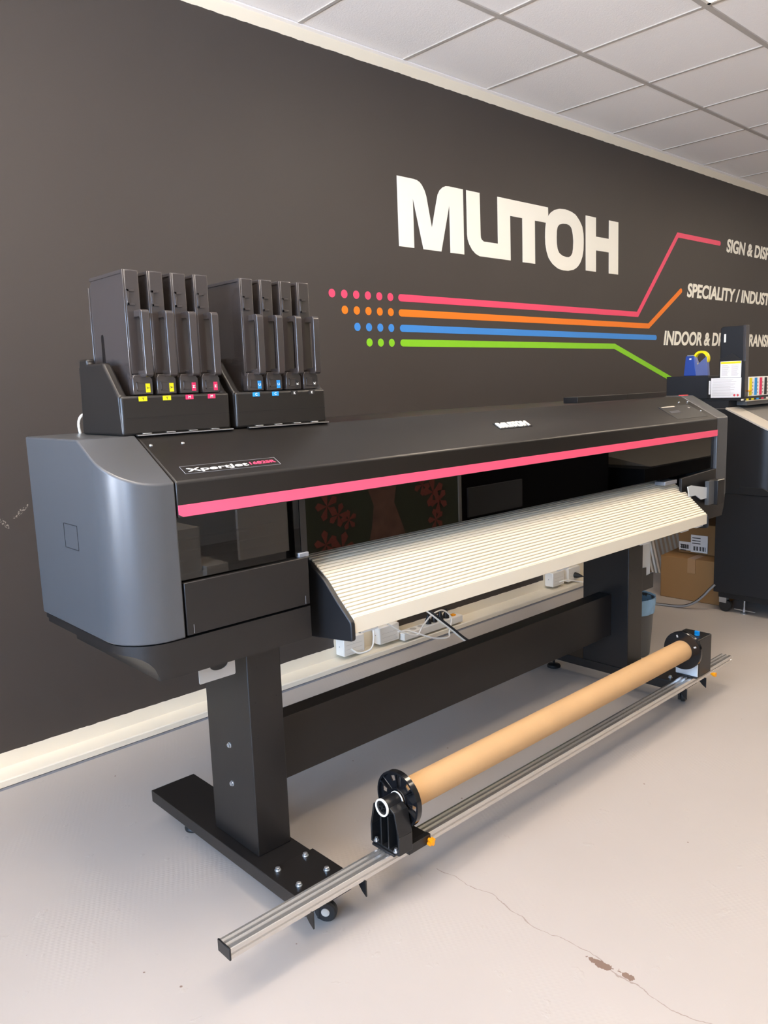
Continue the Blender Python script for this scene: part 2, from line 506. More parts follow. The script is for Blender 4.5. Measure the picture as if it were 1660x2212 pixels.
# ceiling tee grid: wide main runners along x, thin cross tees along y
LIGHTS = []
PY = 0.587
for cx in (-3.3, -1.5, 0.9, 3.3, 5.7):
    for row in (1, 3):
        LIGHTS.append((cx - 0.3, cx + 0.3, -0.575 - PY * (row + 1), -0.575 - PY * row))
g = MB()
for k in range(0, 9):
    y = -0.575 - PY * k
    g.box(XL, XR, y - 0.012, y + 0.012, CEIL, CEIL + 0.008)
k = -7
while 0.6 * k < XR:
    if 0.6 * k > XL: g.box(0.6 * k - 0.0075, 0.6 * k + 0.0075, YB, 0, CEIL + 0.0015, CEIL + 0.008)
    k += 1
struct(g.build('trim_1', M['grid']))
wa = MB().box(XL, XR, -0.022, 0.0, CEIL - 0.002, CEIL + 0.004).build('trim_2', M['ceiling'])
struct(wa)
# cable duct along the foot of the back wall
d = MB().prism([(0.0, 0.0), (-0.072, 0.0), (-0.072, 0.008), (-0.085, 0.010), (-0.085, 0.030), (-0.082, 0.034), (0.0, 0.040)], 'x', XL, XR)
struct(d.build('baseboard_back', M['cream']))
dg = MB().box(XL, XR, -0.0856, -0.07, 0.0, 0.0075).build('duct_shadow_strip', M['greymetal'])  # grey strip drawn in place of the shadow line under the duct
struct(dg)

for i, (x0, x1, y0, y1) in enumerate(LIGHTS):
    row = ['nearer the dark wall', 'farther from the dark wall'][i % 2]
    nm = ['first', 'second', 'third', 'fourth', 'fifth'][i // 2]
    t = thing('ceiling_light', 'square LED ceiling panel, %s from the left %s' % (nm, row), 'ceiling light', ((x0 + x1) / 2, (y0 + y1) / 2, CEIL), 'square LED panels in the tiled ceiling')
    f = MB()
    e = 0.014
    for a in ((x0 + e, x1 - e, y0 + e, y0 + 2 * e), (x0 + e, x1 - e, y1 - 2 * e, y1 - e), (x0 + e, x0 + 2 * e, y0 + e, y1 - e), (x1 - 2 * e, x1 - e, y0 + e, y1 - e)):
        f.box(a[0], a[1], a[2], a[3], CEIL - 0.002, CEIL + 0.005)
    f.build('frame', M['white_pl'], t)
    box('diffuser', M['led'], x0 + 2 * e, x1 - 2 * e, y0 + 2 * e, y1 - 2 * e, CEIL + 0.001, CEIL + 0.005, t)

# ------------------------------------------------------------------ wall graphics
def flat(name, polys, m, parent, y0=-0.0015, y1=-0.0002):
    """polys: outer outlines (x,z); a tuple (outer, inner) makes a ring"""
    mb = MB()
    for p in polys:
        if isinstance(p, tuple):
            out, inn = p
            n = len(out)
            # resample inner to match the outer by angle
            cx = sum(q[0] for q in inn) / len(inn); cz = sum(q[1] for q in inn) / len(inn)
            def cast(poly, ang):
                dx, dz = math.cos(ang), math.sin(ang)
                best = None
                for i in range(len(poly)):
                    a, b = poly[i], poly[(i + 1) % len(poly)]
                    ex, ez = b[0] - a[0], b[1] - a[1]
                    den = dx * ez - dz * ex
                    if abs(den) < 1e-12: continue
                    t = ((a[0] - cx) * ez - (a[1] - cz) * ex) / den
                    u = ((a[0] - cx) * dz - (a[1] - cz) * dx) / den
                    if t > 0 and -1e-9 <= u <= 1 + 1e-9: best = t if best is None else min(best, t)
                return (cx + dx * best, cz + dz * best)
            K = 64
            oo = [cast(out, 2 * math.pi * i / K) for i in range(K)]
            ii = [cast(inn, 2 * math.pi * i / K) for i in range(K)]
            for i in range(K):
                j = (i + 1) % K
                q = [oo[i], oo[j], ii[j], ii[i]]
                mb.prism(q, 'y', y0, y1)
        else:
            mb.prism(p, 'y', y0, y1)
    return mb.build(name, m, parent)

LM = [(.552, 2.256), (.663, 2.256), (.685, 2.254), (.705, 2.247), (.719, 2.236), (.736, 2.215), (.748, 2.19), (.783, 2.045), (.821, 2.179), (.83, 2.207), (.844, 2.228), (.866, 2.245), (.889, 2.254), (.913, 2.256), (1.018, 2.256), (1.020, 1.939), (.915, 1.939), (.913, 2.168), (.848, 1.939), (.72, 1.939), (.655, 2.17), (.656, 1.939), (.554, 1.939)]
LU = [(1.142, 1.940), (1.11, 1.950), (1.082, 1.968), (1.06, 1.994), (1.049, 2.016), (1.045, 2.041), (1.043, 2.256), (1.148, 2.256), (1.152, 2.047), (1.154, 2.033), (1.161, 2.025), (1.177, 2.017), (1.294, 2.017), (1.293, 2.256), (1.400, 2.256), (1.402, 1.939)]
LT = [(1.400, 2.256), (1.747, 2.256), (1.749, 2.213), (1.733, 2.188), (1.726, 2.171), (1.622, 2.171), (1.624, 1.938), (1.509, 1.938), (1.508, 2.171), (1.4005, 2.171)]
LO = [(1.857, 2.262), (1.917, 2.266), (1.979, 2.26), (2.026, 2.247), (2.065, 2.219), (2.094, 2.188), (2.108, 2.146), (2.11, 2.098), (2.108, 2.054), (2.097, 2.014), (2.075, 1.977), (2.043, 1.949), (2.004, 1.932), (1.949, 1.922), (1.895, 1.921), (1.842, 1.928), (1.79, 1.95), (1.753, 1.978), (1.733, 2.014), (1.722, 2.054), (1.719, 2.095), (1.721, 2.136), (1.727, 2.17), (1.733, 2.188), (1.75, 2.212), (1.776, 2.233), (1.813, 2.251)]
LI = [(1.891, 2.183), (1.933, 2.186), (1.964, 2.18), (1.983, 2.167), (1.995, 2.135), (2.001, 2.097), (1.999, 2.058), (1.992, 2.027), (1.976, 2.009), (1.953, 2.0), (1.926, 1.999), (1.888, 2.004), (1.857, 2.016), (1.841, 2.036), (1.833, 2.064), (1.831, 2.098), (1.833, 2.139), (1.841, 2.161), (1.861, 2.176)]
LH = [(2.130, 2.256), (2.242, 2.256), (2.243, 2.145), (2.390, 2.145), (2.389, 2.256), (2.499, 2.256), (2.503, 1.937), (2.393, 1.937), (2.391, 2.064), (2.245, 2.064), (2.246, 1.937), (2.134, 1.937)]
lg = thing('wall_logo', 'large cream block-letter company logo on the dark wall', 'wall lettering', (1.5, 0, 2.1))
for p in (LM, LU, LT, (LO, LI), LH):
    flat('letter', [p], M['logo'], lg)

def stroke(pts, w, cap0=True, cap1=True):
    P = [Vector((p[0], p[1])) for p in pts]
    Lf, Rt = [], []
    for i, p in enumerate(P):
        if i == 0: d0 = d1 = (P[1] - P[0]).normalized()
        elif i == len(P) - 1: d0 = d1 = (P[-1] - P[-2]).normalized()
        else: d0, d1 = (P[i] - P[i - 1]).normalized(), (P[i + 1] - P[i]).normalized()
        n0, n1 = Vector((-d0.y, d0.x)), Vector((-d1.y, d1.x))
        b = (n0 + n1).normalized()
        k = w / 2 / max(0.3, b.dot(n0))
        Lf.append(p + b * k); Rt.append(p - b * k)
    def endcap(p, d, first):
        a0 = math.atan2(d.y, d.x)
        return [Vector((p.x + w / 2 * math.cos(t) * 1.0, p.y + w / 2 * math.sin(t))) for t in [a0 + (math.pi / 2 + math.pi * i / 8 if first else -math.pi / 2 + math.pi * i / 8) for i in range(1, 8)]]
    out = list(Lf)
    if cap1: out += endcap(P[-1], (P[-1] - P[-2]).normalized(), False)[::-1]
    out += Rt[::-1]
    if cap0: out += endcap(P[0], (P[1] - P[0]).normalized(), True)[::-1]
    return [(q.x, q.y) for q in out]
rows = [('pink', 'w_pink', 1.7015, 0, [(.555, 1.7015), (2.752, 1.6985), (3.281, 2.256), (3.935, 2.259)], 'bending up twice to the right'),
        ('orange', 'w_orange', 1.632, 1, [(.555, 1.631), (2.900, 1.6265), (3.345, 1.882)], 'bending up at its right end'),
        ('blue', 'w_blue', 1.559, 2, [(.56, 1.559), (2.995, 1.551)], 'running straight to the right'),
        ('green', 'w_green', 1.490, 3, [(.56, 1.490), (2.470, 1.4885), (3.55, 1.172)], 'bending down behind the black box')]
for nm, mk, z, k0, pl, ds in rows:
    t = thing('wall_stripe', '%s wall stripe with %s leading dots, %s' % (nm, ['six', 'five', 'four', 'three'][k0], ds), 'wall graphic', (0.5, 0, z), 'coloured stripes on the dark wall')
    flat('stripe', [stroke(pl, 0.0335)], M[mk], t)
    for k in range(k0, 6):
        flat('dot', [arc(.1295 + .0713 * k, z, 0.0185, 0, 345, 23)], M[mk], t)
def wall_text(s, ref, x0, x1, zb, lab):
    t = thing('wall_lettering', lab, 'wall lettering', (x0, 0, zb), 'cream lettering at the stripe ends')
    o = text_mesh('words', s, M['logo'], 0.098, None, (x0, -0.0008, zb), None, x1 - x0, 0.034, 0.16, 0.001, ref)
    # one mesh per word: split at gaps wider than a letter gap
    bm = bmesh.new(); bm.from_mesh(o.data); bpy.data.objects.remove(o)
    todo = set(bm.verts); isl = []
    while todo:
        st_ = [todo.pop()]; comp = set(st_)
        while st_:
            v = st_.pop()
            for e in v.link_edges:
                w = e.other_vert(v)
                if w in todo: todo.remove(w); comp.add(w); st_.append(w)
        isl.append(comp)
    isl = sorted(isl, key=lambda c: min(v.co.x for v in c))
    words = []; xe = None
    for c in isl:
        lo_ = min(v.co.x for v in c); hi_ = max(v.co.x for v in c)
        if xe is None or lo_ - xe > 0.024: words.append([])
        words[-1].append(c); xe = hi_ if xe is None else max(xe, hi_)
    for w in words:
        keep = set().union(*w)
        nb_ = bm.copy(); nb_.verts.ensure_lookup_table(); bm.verts.index_update()
        idx = {v.index for v in keep}
        bmesh.ops.delete(nb_, geom=[v for i, v in enumerate(nb_.verts) if i not in idx], context='VERTS')
        mb = MB(); mb.bm.free(); mb.bm = nb_
        mb.build('word', M['logo'], t)
    bm.free()
wall_text('SIGN & DISPLAY', 'SIGN', 4.055, 4.395, 2.207, 'cream lettering SIGN & DISPLAY at the pink stripe end')
wall_text('SPECIALITY / INDUSTRIAL', 'SPECIALITY', 3.438, 4.240, 1.843, 'cream lettering SPECIALITY / INDUSTRIAL at the orange stripe end')
wall_text('INDOOR & DIGITAL TRANSFER', 'INDOOR', 3.111, 3.690, 1.502, 'cream lettering INDOOR & DIGITAL at the blue stripe end')

# ------------------------------------------------------------------ the printer
PX0, PX1 = -1.5, 1.33
CL, CR = -1.363, 1.217           # inner edges of the two covers
YBK, Y1, YF = -0.779, -1.087, -1.254
ZT, ZF, ZB = 1.198, 1.102, 0.759
pr = thing('wide_format_printer', 'big black wide format printer with grey end covers and a pink front stripe', 'printer', (-0.08, -1.0, 0.0))

def cover_outline(x0, x1, yb, yf, r_left=0.0, r_right=0.0, n=12):
    """plan outline, counter clockwise from the back left; rounded front corners"""
    pts = [(x0, yb)]
    if r_left:
        pts += arc(x0 + r_left, yf + r_left, r_left, 180, 270, n)
    else: pts.append((x0, yf))
    if r_right:
        pts += arc(x1 - r_right, yf + r_right, r_right, 270, 360, n)
    else: pts.append((x1, yf))
    pts.append((x1, yb))
    return pts
def cover(name, x0, x1, rl, rr, parent):
    base = cover_outline(x0, x1, YBK, YF, rl, rr)
    def ztop(y):
        return ZT if y >= Y1 else ZT + (ZF - ZT) * (Y1 - y) / (Y1 - YF)
    # insert points where the slope starts
    out = []
    for i, p in enumerate(base):
        q = base[(i + 1) % len(base)]
        out.append(p)
        if (p[1] - Y1) * (q[1] - Y1) < 0:
            t = (Y1 - p[1]) / (q[1] - p[1])
            out.append((p[0] + t * (q[0] - p[0]), Y1))
    mb = MB()
    bm = mb.bm
    lo = [bm.verts.new((x, y, ZB)) for x, y in out]
    hi = [bm.verts.new((x, y, ztop(y))) for x, y in out]
    n = len(out)
    for i in range(n):
        j = (i + 1) % n
        bm.faces.new((lo[i], lo[j], hi[j], hi[i]))
    bm.faces.new(lo[::-1])
    backs = [i for i in range(n) if out[i][1] >= Y1 - 1e-6]
    fronts = [i for i in range(n) if out[i][1] <= Y1 + 1e-6]
    bm.faces.new([hi[i] for i in fronts])
    b2 = sorted(backs, key=lambda i: i)
    k = [i for i in b2 if abs(out[i][1] - Y1) < 1e-6]
    bb = [i for i in b2 if out[i][1] > Y1 + 1e-6]
    lft = min(k, key=lambda i: out[i][0]); rgt = max(k, key=lambda i: out[i][0])
    bl = min(bb, key=lambda i: out[i][0]); br = max(bb, key=lambda i: out[i][0])
    bm.faces.new([hi[bl], hi[lft], hi[rgt], hi[br]])
    return mb.build(name, M['cover'], parent, 0.004, seg=3, angle=25)
lc = cover('end_cover', PX0, CL - 0.002, 0.105, 0.0, pr); lc['label'] = 'grey left end cover with rounded front corner'
rc = cover('end_cover', CR + 0.002, PX1, 0.0, 0.02, pr); rc['label'] = 'grey right end cover'
# small outlined hatch on the left cover side
hf = MB()
for a in ((-1.0465, -0.9700, 1.0050, 1.0062), (-1.0465, -0.9700, .9490, .9502), (-1.0465, -1.0453, .949, 1.0062), (-.9712, -0.9700, .949, 1.0062)):
    hf.box(PX0 - 0.0006, PX0 + 0.001, a[0], a[1], a[2], a[3])
hf.build('hatch_seam', M['softblack'], lc)
# lid: slope + front band
lid = MB().prism([(YBK + .02, ZT - .03), (YBK + .02, ZT - 0.002), (Y1, ZT - 0.002), (YF - 0.001, ZF), (YF - 0.001, 1.024), (YF + .012, 1.024), (YF + .012, ZF - .03)], 'x', CL, CR)
lido = lid.build('lid', M['lid'], pr, 0.005, seg=3, angle=20)
st = MB().prism([(CL + .002, 1.052), (CR - .002, 1.052), (CR - .002, 1.029), (CR - .006, 1.0255), (CL + .012, 1.0265), (CL + .002, 1.032)], 'y', YF - .0025, YF)
st.build('pink_stripe', M['pink'], pr)
# body interior and window
box('inner_back', M['deep'], CL, CR, -0.99, -0.95, 0.70, 1.17, pr)
box('carriage_rail', M['black'], CL, CR, -1.06, -0.99, 1.02, 1.06, pr, 0.003)
box('print_bed', M['deep'], CL, CR, -1.12, -0.95, 0.84, 0.868, pr, 0.003)
box('pinch_roller_bar', M['lid'], CL, CR, -1.03, -1.0, 0.90, 0.93, pr, 0.004)
box('carriage_cover', M['lid'], 0.90, 1.20, -1.15, -1.0, 0.91, 1.02, pr, 0.006)
wn = box('front_window', M['window_tint'], CL + .003, CR - .003, -1.240, -1.236, 0.884, 1.030, pr)
wn['label'] = 'tinted clear front window'
box('window_strip', M['black'], -1.031, -1.013, -1.242, -1.2405, 0.893, 1.026, pr)
box('window_clip', M['greymetal'], -1.042, -1.012, -1.246, -1.230, 0.880, 0.892, pr, 0.002)
# lower front panels
lp = box('front_panel', M['black'], CL + .002, -1.0215, YF, YF + .012, ZB + .003, 0.881, pr, 0.002)
lp['label'] = 'black lower left front panel'
for x in (-1.345, -1.036):
    box('panel_notch', M['greymetal'], x, x + .001, YF - .0006, YF, ZB + .006, ZB + .026, lp)
rp = MB().prism([(0.905, ZB - .002), (0.905, .872), (1.2165, .884), (1.2165, ZB - .002)], 'y', YF, YF + .012).build('front_panel', M['black'], pr, 0.0015)
rp['label'] = 'black lower right front panel'
box('panel_end', M['black'], 0.825, 0.905, YF + .055, YF + .07, ZB, 0.872, pr, 0.002)
# base tray: scooped pod at the left end, plain pod at the right, recessed middle
def pod_left(y):
    r, cx, cy = 0.101, PX0 + .004 + .101, YF + .001 + .101
    return PX0 + .004 if y >= cy else cx - math.sqrt(max(0.0, r * r - (cy - y) ** 2))
ysec = [-0.80, -0.955, -1.02, -1.08] + [YF + .102 - .101 * math.sin(math.radians(90 * k / 14)) for k in range(15)]
rings = []
for y in ysec:
    xw = pod_left(y)
    xb = max(-1.431, xw)
    def zs(x): return 0.676 + 0.062 * math.sqrt(max(0.0, 1 - ((x + 1.497) / 0.066) ** 2)) if x < -1.431 else 0.676
    sec = [(-1.0215, ZB - .002), (-1.0215, .676)]
    for k in range(11):
        a = (k / 10) ** 0.5 if False else k / 10
        # denser near the lower lip where the scoop is steep
        x = xb + (xw - xb) * (1 - math.cos(a * math.pi / 2))
        sec.append((x, zs(x)))
    sec.append((xw, ZB - .002))
    rings.append([(x, y, z) for x, z in sec])
mbt = MB().loft(rings)
bmesh.ops.remove_doubles(mbt.bm, verts=mbt.bm.verts, dist=2e-5)
tray = mbt.build('base_tray', M['black'], pr, smooth=True)
rings = []
for z, xr in ((ZB - .002, PX1 - .003), (.70, PX1 - .016), (.668, PX1 - .030)):
    rings.append([(x, y, z) for x, y in cover_outline(0.99, xr, -0.955, YF + 0.001, 0.0, 0.015)])
MB().loft(rings).build('base_tray', M['black'], pr, smooth=True)
box('base_middle', M['black'], -1.0215, 0.99, -1.15, -0.955, 0.70, ZB - .002, pr, 0.002)
box('tray_rear', M['black'], PX0 + .0065, PX1 - .004, -0.955, YBK, ZB - .016, ZB - .001, pr, 0.002)
lpb = MB()
pl = [(-1.296, .612), (-1.294, .609), (-1.199, .609), (-1.197, .612), (-1.197, .690), (-1.216, .690), (-1.216, .645)] + [(-1.241 + .025 * math.cos(a), .645 - .014 * math.sin(a)) for a in [math.pi * i / 10 for i in range(1, 10)]] + [(-1.266, .645), (-1.266, .690), (-1.296, .690)]
lpb.prism(pl, 'y', -1.171, -1.169).build('latch_plate', M['lightgrey'], pr)
MB().prism([(-1.266, .690), (-1.266, .645)] + [(-1.241 - .025 * math.cos(a), .645 - .014 * math.sin(a)) for a in [math.pi * i / 10 for i in range(1, 10)]] + [(-1.216, .645), (-1.216, .690)], 'y', -1.1695, -1.165).build('latch_disc', M['softblack'], pr)
box('body_core', M['deep'], CL, CR, -0.95, -0.80, 0.76, 1.16, pr)

# slope frame for badges on the lid
SL = Vector((0, YF - Y1, ZF - ZT)).normalized()     # down the slope
SN = Vector((1, 0, 0)).cross(SL); SN = SN if SN.z > 0 else -SN
SROT = Matrix((Vector((1, 0, 0)), -SL, SN)).transposed()
SROT = SROT if SROT.determinant() > 0 else SROT
def on_slope(x, y, up=0.0):
    t = (Y1 - y) / (Y1 - YF)
    p = Vector((x, y, ZT - 0.0012 + t * (ZF - ZT + 0.0012)))
    return p + SN * up
def slope_quad(name, m, pts, h0, h1, parent, bevel=0.0):
    mb = MB()
    mb.loft([[on_slope(x, y, h0) for x, y in pts], [on_slope(x, y, h1) for x, y in pts]])
    return mb.build(name, m, parent, bevel)
nb = slope_quad('name_badge', M['lid'], [(-1.326, -1.207), (-1.325, -1.232), (-1.074, -1.2345), (-1.075, -1.2085)], -0.001, 0.0010, pr)
rim = MB()
for a, b in (((-1.326, -1.207), (-1.3255, -1.232)), ((-1.3255, -1.232), (-1.074, -1.2345)), ((-1.074, -1.2345), (-1.075, -1.2085)), ((-1.075, -1.2085), (-1.326, -1.207))):
    rim.tube([on_slope(*a, 0.001), on_slope(*b, 0.001)], 0.0005, 4)
rim.build('badge_rim', M['greymetal'], nb)
text_mesh('badge_lettering', 'XpertJet', M['white'], 0.0125, nb, on_slope(-1.316, -1.2265, 0.0014), SROT, 0.158, 0.014, 0.0, 0.0006)
text_mesh('badge_number', '1682SR', M['w_pink'], 0.0105, nb, on_slope(-1.152, -1.2255, 0.0014), SROT, 0.071, 0.02, 0.0, 0.0006)
mb_ = slope_quad('maker_badge', M['gloss'], [(-.186, -1.157), (-.184, -1.187), (-.016, -1.1875), (-.018, -1.1575)], -0.001, 0.0015, pr)
def badge_letter(poly):
    mbx = MB()
    S = lambda p: on_slope(-.178 + (p[0] - .552) * (.154 / 1.95), -1.1835 + (p[1] - 1.938) * (.0235 / .318), 0)
    def pz(q):
        mbx.loft([[S(p) + SN * 0.0015 for p in q], [S(p) + SN * 0.0045 for p in q]])
    if isinstance(poly, tuple):
        out, inn = poly
        n = 27
        K = len(inn)
        outs = [min(out, key=lambda o: abs(math.atan2((o[1] - 2.093) / .17, (o[0] - 1.916) / .19) - math.atan2((i[1] - 2.093) / .09, (i[0] - 1.916) / .085))) for i in inn]
        for a in range(K):
            b = (a + 1) % K
            q = [outs[a], outs[b], inn[b], inn[a]]
            if outs[a] == outs[b]: q = [outs[a], inn[b], inn[a]]
            pz(q)
    else: pz(poly)
    mbx.build('badge_letter', M['logo'], mb_)
for p in (LM, LU, LT, (LO, LI), LH): badge_letter(p)
cp = slope_quad('control_panel', M['plate'], [(.892, -1.148), (.897, -1.235), (1.164, -1.235), (1.160, -1.148)], -0.001, 0.0012, pr)
slope_quad('screen', M['screen'], [(.924, -1.181), (.923, -1.195), (1.003, -1.195), (1.010, -1.180)], 0.0012, 0.0018, cp)
slope_quad('panel_label', M['lightgrey'], [(.915, -1.150), (.916, -1.156), (1.024, -1.156), (1.022, -1.150)], 0.0012, 0.0016, cp)
slope_quad('button', M['lightgrey'], [(1.115, -1.166), (1.116, -1.172), (1.128, -1.172), (1.127, -1.166)], 0.0012, 0.0022, cp)
for x, y in ((-1.347, -1.124), (-1.268, -1.125), (1.119, -1.126), (1.193, -1.128), (1.179, -1.195)):
    mbs = MB()
    c = on_slope(x, y, 0)
    ring = lambda r, h: [c + SN * h + r * (math.cos(t) * Vector((1, 0, 0)) + math.sin(t) * SL) for t in [2 * math.pi * i / 12 for i in range(12)]]
    mbs.loft([ring(.0042, -.0005), ring(.0040, .0012), ring(.002, .0022)])
    mbs.build('screw', M['steel'], pr, smooth=True)
# things showing behind the lid on the right
box('rear_guide', M['black'], 0.525, 0.898, -1.005, -0.94, 1.19, 1.2185, pr, 0.001)
box('rear_guide', M['lid'], 0.898, 1.236, -1.005, -0.99, 1.19, 1.2185, pr, 0.001)
# red tab at the far cover
box('red_tab', M['red_ink'], 1.275, 1.318, -1.07, -1.045, ZT - .001, ZT + .003, pr, 0.001)
# white loop beside the ink holder
wt = MB().tube(smooth_path([(-1.372, -0.80, ZT - .002), (-1.3745, -0.80, 1.212), (-1.3735, -0.80, 1.228), (-1.366, -0.80, 1.241), (-1.354, -.80, 1.246)], 4), 0.0035, 8)
wt.build('white_loop', M['white_pl'], pr, smooth=True)

# media apron: ribbed curved output table
AX0, AX1 = -0.962, 0.938
prof = [(-1.186, 0.858), (-1.252, 0.815), (-1.298, 0.772), (-1.345, 0.731)]
Ls = [math.dist(prof[i], prof[i + 1]) for i in range(3)]
tot = sum(Ls)
def at(s):
    for i, l in enumerate(Ls):
        if s <= l or i == 2:
            t = s / l
            a, b = prof[i], prof[i + 1]
            d = ((b[0] - a[0]) / l, (b[1] - a[1]) / l)
            return (a[0] + d[0] * s, a[1] + d[1] * s), d
        s -= l
NS = 19
pts = []
pit = tot / NS
for k in range(NS):
    s0, s1 = k * pit, (k + 1) * pit
    for s, h in ((s0 + .0002, -0.0055), (s0 + 0.0024, -0.0055), (s0 + 0.0027, -0.0006), (s0 + .0046, 0.0004), (s1 - 0.0016, 0.0002), (s1 - 0.0001, -0.0012)):
        p, d = at(min(s, tot))
        n = (d[1], -d[0])             # outward (towards -y, +z)
        if n[1] < 0 or (n[0] > 0): n = (-n[0], -n[1])
        pts.append((p[0] + n[0] * h, p[1] + n[1] * h))
pts += [(-1.348, 0.730), (-1.348, 0.690), (-1.340, 0.686), (-1.322, 0.686), (-1.322, 0.720), (-1.28, 0.752), (-1.23, 0.796), (-1.186, 0.835)]
apn = MB().prism(pts, 'x', AX0, AX1).build('output_apron', M['slat'], pr)
rb_ = MB().prism([(-1.075, .868), (-1.186, .851), (-1.186, .838), (-1.075, .855)], 'x', AX0, AX1).build('apron_rear_shade', M['softblack'], apn)  # black base stands in for the shade on the rear slats under the window
for k in range(7):
    yy = -1.182 + .0148 * k
    zz = .858 + (yy + 1.186) * (.016 / .111)
    MB().box(AX0, AX1, yy, yy + .0042, zz - .010, zz).build('rear_slat', M['slat'], apn)
apn['label'] = 'bright ribbed silver output apron'
def side_plate(x0, x1):
    q = [(-1.168, .852), (-1.190, .853), (-1.255, .812), (-1.300, .768), (-1.349, .724)] + [(-1.353, .716), (-1.354, .683)] + arc(-1.346, .680, .008, 180, 270, 4) + [(-1.178, .650), (-1.168, .650)]
    return MB().prism(q, 'x', x0, x1)
side_plate(-0.976, AX0).build('apron_side_plate', M['plate'], pr, 0.003)
side_plate(AX1, AX1 + .006).build('apron_side_plate', M['plate'], pr, 0.001)
for x in (-.9, -.05, .47, .78, .905):
    box('apron_clip', M['bracketsteel'], x - .03, x + .03, -1.335, -1.318, 0.679, 0.687, pr, 0.001)
# bracket at the right end of the apron
hb = MB().prism([(0.915, .838), (0.95, .840), (1.085, .817), (1.085, .812), (1.187, .806), (1.187, .777), (1.105, .777), (1.105, .771), (1.035, .771), (0.985, .795), (0.93, .795)], 'y', -1.276, -1.272)
hb.build('slide_bracket', M['bracketsteel'], pr)
MB().prism([(1.085, .842), (1.135, .842), (1.135, .742), (1.085, .742)], 'y', -1.285, -1.268).build('bracket_block', M['bin'], pr)
box('bracket_holder', M['black'], 1.137, 1.200, -1.300, YF, .737, .842, pr, 0.002)
box('bracket_holder_lip', M['slat'], 1.137, 1.195, -1.3015, -1.298, .8425, .8445, pr)
box('apron_end_block', M['greymetal'], 0.80, 0.90, -1.236, -1.19, .852, .868, pr, 0.002)

# stand
def foot(xc, parent):
    f = MB()
    f.box(xc - .072, xc + .072, -1.40, -0.639, 0.068, 0.104)
    fo = f.build('stand_foot', M['black'], parent, 0.0015)
    return fo
for side, xc in (('left', -1.122), ('right', 0.715)):
    fo = foot(xc, pr); fo['label'] = 'flat black foot bar on the %s' % side
    for y in (-0.76, -1.36):
        lv = MB().cyl((xc, y), 'z', 0.006, 0.010, 0.07, 12)
        lv.build('levelling_stem', M['softblack'], fo, smooth=True)
    for dy, nm in ((-0.76, 'levelling_pad'),):
        MB().lathe((xc, dy), 'z', [(0.0, .030), (0.006, .031), (0.012, .027), (0.016, .010), (0.018, .004)], 24).build(nm, M['rubber'], fo, smooth=True)
    # caster near the front end
    cs = MB().lathe((0, 0), 'x', [(-.010, .012), (-.010, .023), (-.006, .0275), (.006, .0275), (.010, .023), (.010, .012)], 28)
    RZ = Matrix.Translation((xc + .014, -1.370, .0278)) @ Matrix.Rotation(math.radians(38 if side == 'left' else -65), 4, 'Z')
    cs.bm.transform(RZ)
    co = cs.build('caster', M['rubber'], fo, smooth=True)
    ch_ = MB().cyl((0, 0), 'x', .0105, -.0115, .0115, 16); ch_.bm.transform(RZ)
    ch_.build('caster_hub', M['lightgrey'], co, smooth=True)
    cf = MB().box(-.010, .010, -.004, .03, .030, .040); cf.bm.transform(RZ)
    cf.build('caster_fork', M['softblack'], co, 0.002)
    fp = box('foot_plate', M['black'], xc - .0745, xc + .0765, -1.405, -1.242, .1045, .108, pr, 0.0008)
    for bx, by in ((-.043, -1.2545), (.043, -1.2545), (-.043, -1.3415), (.043, -1.3415)):
        MB().lathe((xc + bx, by), 'z', [(.107, .0085), (.1095, .0085), (.1097, .006), (.1150, .006), (.1165, .0035)], 16).build('bolt', M['steel'], fp, smooth=True)
for side, x0, x1 in (('left', -1.163, -1.062), ('right', 0.645, 0.756)):
    po = box('stand_post', M['black'], x0, x1, -1.169, -0.958, 0.104, 0.69, pr, 0.0025)
    po['label'] = 'black upright post on the %s' % side
    for hx, hz in ((.028, .608), (.018, .517), (.018, .422), (.082, .5175), (.082, .422)):
        MB().cyl((x0 + hx, hz), 'y', .0022, -1.1696, -1.1688, 10).build('screw_hole', M['deep'], po)
    for hz in (.377, .2695):
        MB().lathe((-1.063, hz), 'x', [(x0 + .001, .0075), (x0 - .002, .0075), (x0 - .0022, .0055), (x0 - .006, .0055), (x0 - .006, .003), (x0 - .003, .003)], 16).build('bolt', M['steel'], po, smooth=True)
bmx = MB().prism([(-1.093, .412), (-1.093, .236), (-1.085, .236), (-1.085, .404), (-1.035, .404), (-1.035, .412)], 'x', -1.062, 0.645)
bmx.build('cross_beam', M['black'], pr, 0.001)
# stepped brackets behind the right post
RB1 = [(.756, .435), (.907, .435), (.907, .69), (.756, .69)]
RB2 = [(.756, .39), (.929, .389), (.929, .455), (.868, .450), (.868, .487), (.756, .49)]
MB().prism(RB1, 'y', -1.12, -1.117).build('rear_plate', M['bracketsteel'], pr)
MB().prism(RB2, 'y', -1.124, -1.121).build('rear_bracket', M['softblack'], pr)
box('rear_hook', M['softblack'], 0.575, 0.645, -0.99, -0.98, 0.565, 0.60, pr)

